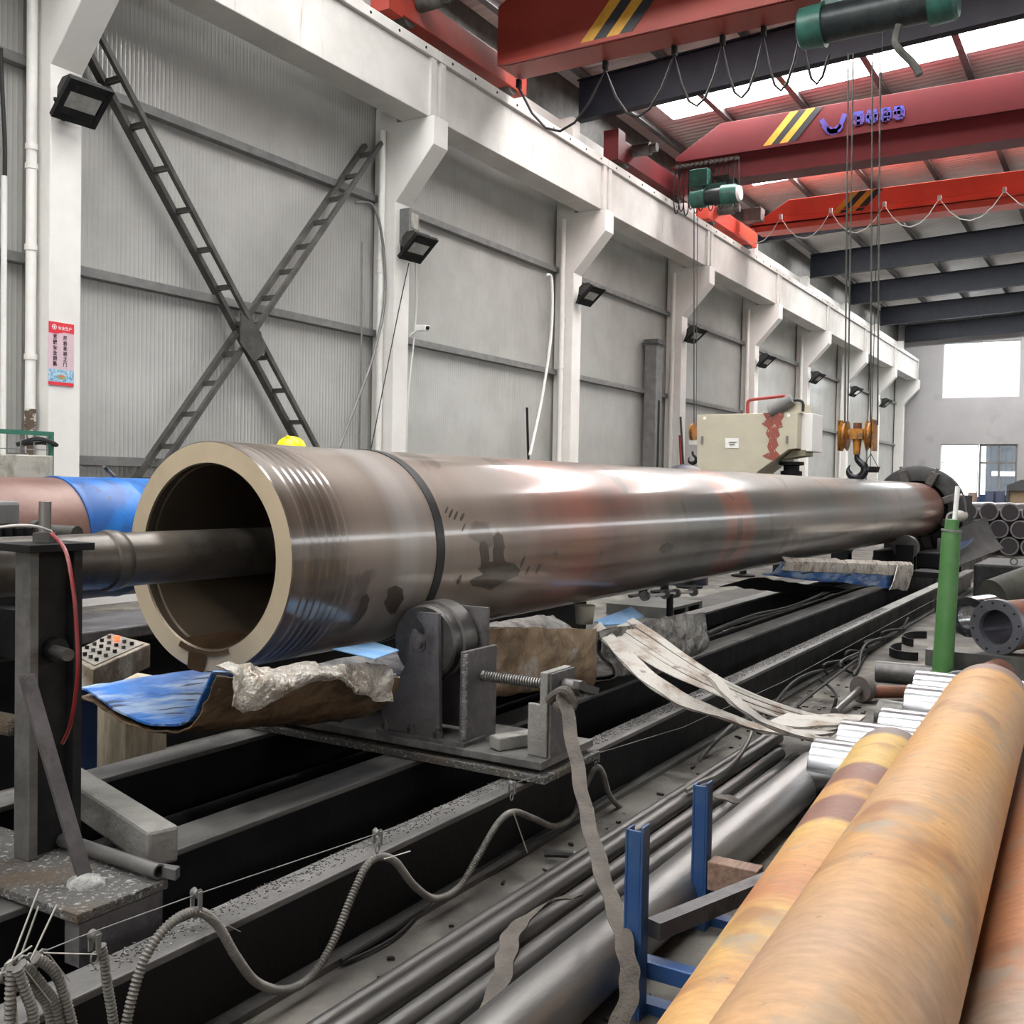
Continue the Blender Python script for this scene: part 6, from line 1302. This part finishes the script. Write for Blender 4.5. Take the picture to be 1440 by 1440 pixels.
o = MB().bb(cr.x-.42, cr.x+.4, 8.5, 8.75, 0, c.z-.205).build('timber_support', 'brace', smooth=False); tag(o, 'low dark support directly below the bolted flange', 'timber')
# stack of sheet bundles and dark bin
for k in range(7):
    z = .06+k*.075; c = at_y(1362, 838, 12)
    o = MB().box((c.x+random.uniform(-.05,.05), 12, z), (.36, .4, .03), rz=random.uniform(-.35,.35)).build('steel_offcut', 'foil_grey' if k % 2 else 'steel_grey', smooth=False); tag(o, ORD[k]+' flat steel offcut from the floor in the stack behind the green post', 'offcut', 'stacked flat offcuts')
    o.location.z = .002+k*.033
t = thing('dark_bin', (at_y(1400, 810, 13.6).x, 13.6, 0), 'dark covered steel bin with a lifting eye at the right edge', 'bin')
a = at_y(1372, 800, 13.4).x
MB().bb(a, a+1.7, 13.2, 14.6, 0, .66).build('box', 'black', t, smooth=False, bevel=.03)
MB().pipe((a+.42, 13.3, .70), (a+.42, 13.32, .70), .045, .028, 16).build('lifting_eye', 'brace', t)
c = at_y(1440, 800, 12.6)
o = MB().cyl((c.x-.28, 12.4, .35), (c.x+.3, 13.1, .6), .2, 24).build('drum_roll', mk('olive_roll', (.04,.04,.033), .7, 0, (.06,.06,.05), 5, spec=.2)); tag(o, 'olive grey cylinder leaning on the dark bin at the right edge', 'cylinder')
# long boxes/rails beyond, cream patch floor
o = MB().bb(-2.2, 3.5, 17, 24, .001, .006).build('floor_sheet', mk('pale_floor_patch', (.42,.39,.34), .8, 0, (.36,.33,.29), 1), smooth=False); tag(o, 'pale clean floor strip in front of the tube stack', 'floor marking')
# stack of tubes
c0 = at_y(1413, 760, 24.0); n = 0
rt = .195
rows = [(3, 760), (3, 734), (3, 722)]
zz = rt+.01
base_x = at_y(1408, 760, 24.0).x
wd = ['bottom', 'middle', 'top']
for r in range(3):
    for k in range(4):
        if r == 2 and k == 1: pass
        x = base_x-.26+k*2*rt*1.05+(rt*1.05 if r == 1 else 0)-(rt*2.1 if r > 0 else 0); z = rt+.18+r*rt*1.84
        t = thing('steel_tube', (x, 24.6, z-rt), '%s tube from the left in the %s row of the tube stack' % (ORD[k], wd[r]), 'tube', 'stacked steel tubes at the right edge')
        MB().pipe((x, 24, z), (x+.25, 25.9, z), rt, rt*.86, 32).build('wall', 'tube_end', t)
        bb_ = MB().lathe((x, 24.01, z), (.13,1,0), [(0,rt*.855),(1.8,rt*.855)], 28, cap=True); bb_.f = [q[::-1] for q in bb_.f]; bb_.build('bore', mk('tube_bore_%d%d' % (r, k), (.10,.09,.10), .3, .7), t)
o = MB().bb(base_x-.6, base_x+1.5, 24.1, 24.3, 0, .17).bb(base_x-.6, base_x+1.5, 25.4, 25.6, 0, .17).build('timber_bearer', 'block', smooth=False); tag(o, 'pair of dark bearers under the stacked steel tubes', 'timber')
# far machines and clutter near the far wall
def far(px, py0, px1, py1, y, mat, name, label, cat, dz=0, dy=.6):
    a = at_y(px, py0, y); b = at_y(px1, py1, y); o = MB().bb(a.x, b.x, y, y+dy, 0, max(a.z, b.z)).build(name, mat, smooth=False, bevel=.02); tag(o, label, cat); return o
navy = mk('far_navy_paint', (.06,.075,.13), .5); 
far(1334, 700, 1350, 760, 44, 'blue_dark', 'far_cabinet', 'dark blue grey cabinet below the bright doorway', 'cabinet')
far(1352, 698, 1376, 760, 46, navy, 'far_cabinet', 'wider blue grey cabinet right below the bright doorway', 'cabinet')
far(1361, 692, 1370, 728, 36, mk('tan_column', (.30,.22,.18), .7), 'tan_cylinder', 'tan upright cylinder in front of the bright doorway', 'cylinder')
far(1377, 695, 1432, 760, 45, 'blue_dark', 'far_machine', 'long dark blue machine below the glazed far window', 'machine')
for k, (a, b) in enumerate(((1386, 1397), (1400, 1410))): far(a, 690, b, 712, 41.5, navy, 'machine_motor', ['left','right'][k]+' blue motor standing on the far machine', 'motor')
far(1376, 708, 1425, 735, 39, mk('grey_bench', (.10,.11,.14), .6), 'far_bench', 'grey bench under the far blue motors', 'bench', dy=1.2)
far(1345, 722, 1378, 735, 30, mk('dull_clutter', (.16,.15,.15), .6), 'scrap_heap', 'low grey clutter behind the chip chute', 'scrap')
t = thing('cream_cabinet', (at_y(1435, 700, 27).x, 27, 0), 'grey hooded cabinet with a tan side above the tube stack', 'cabinet')
a = at_y(1421, 690, 27.4); b = at_y(1450, 690, 27.4)
MB().bb(a.x, a.x+1.6, 27.2, 28.2, 0, at_y(1421, 690, 27.4).z-.0).build('side', mk('tan_panel', (.50,.38,.24), .6), t, smooth=False)
zt = at_y(1421, 678, 27.1).z
MB().prism([(a.x-.03, 27.1, a.z-.12), (a.x+1.7, 27.1, a.z-.12), (a.x+1.7, 27.1, zt+.1), (a.x+.22, 27.1, zt+.1), (a.x-.03, 27.1, zt-.12)], (0,1.2,0)) if False else MB().prism([(a.x-.05, 27.05, a.z+.001), (a.x+1.7, 27.05, a.z+.001), (a.x+1.7, 27.05, zt+.06), (a.x+.25, 27.05, zt+.06), (a.x-.05, 27.05, zt-.08)], (0,1.2,0)).build('hood', mk('grey_hood', (.12,.13,.14), .6), t, smooth=False)
MB().bb(a.x-.06, a.x-.001, 27.1, 27.4, .0, a.z).build('front_frame', 'purlin', t, smooth=False)
# scattered bits right of the bed
c = at_y(1325, 727, 17.2)
for k in range(4):
    p = at_y(1339+3*k, 728-k, 18+k*.3); o = MB().pipe(p, p+Vector((.02,.25,0)), .10, .07, 20).build('coil_ring', 'white_sling'); o_ = tag(o, ORD[k]+' pale ring of the coil left behind the green post rod', 'ring', 'pale coil rings')
    if k == 3: pass
o = MB().bb(at_y(1335,727,17.9).x+.2, at_y(1360,727,19.3).x+.1, 17.9, 19.4, 0, at_y(1345,734,18.2).z-.0).build('low_bench', 'steel_dark', smooth=False); tag(o, 'dark low bench carrying the pale coil rings', 'bench')
wire([at_z(1335, 852, .22), at_z(1350, 868, .14), at_z(1368, 892, .035)], .03, 'white_sling', 'pale sling strand running behind the green post', 'sling', 'sling_strand')
# ---------------------------------------------------------------- tidy
for o in list(bpy.data.objects):
    if '_o' in o.keys(): del o['_o']
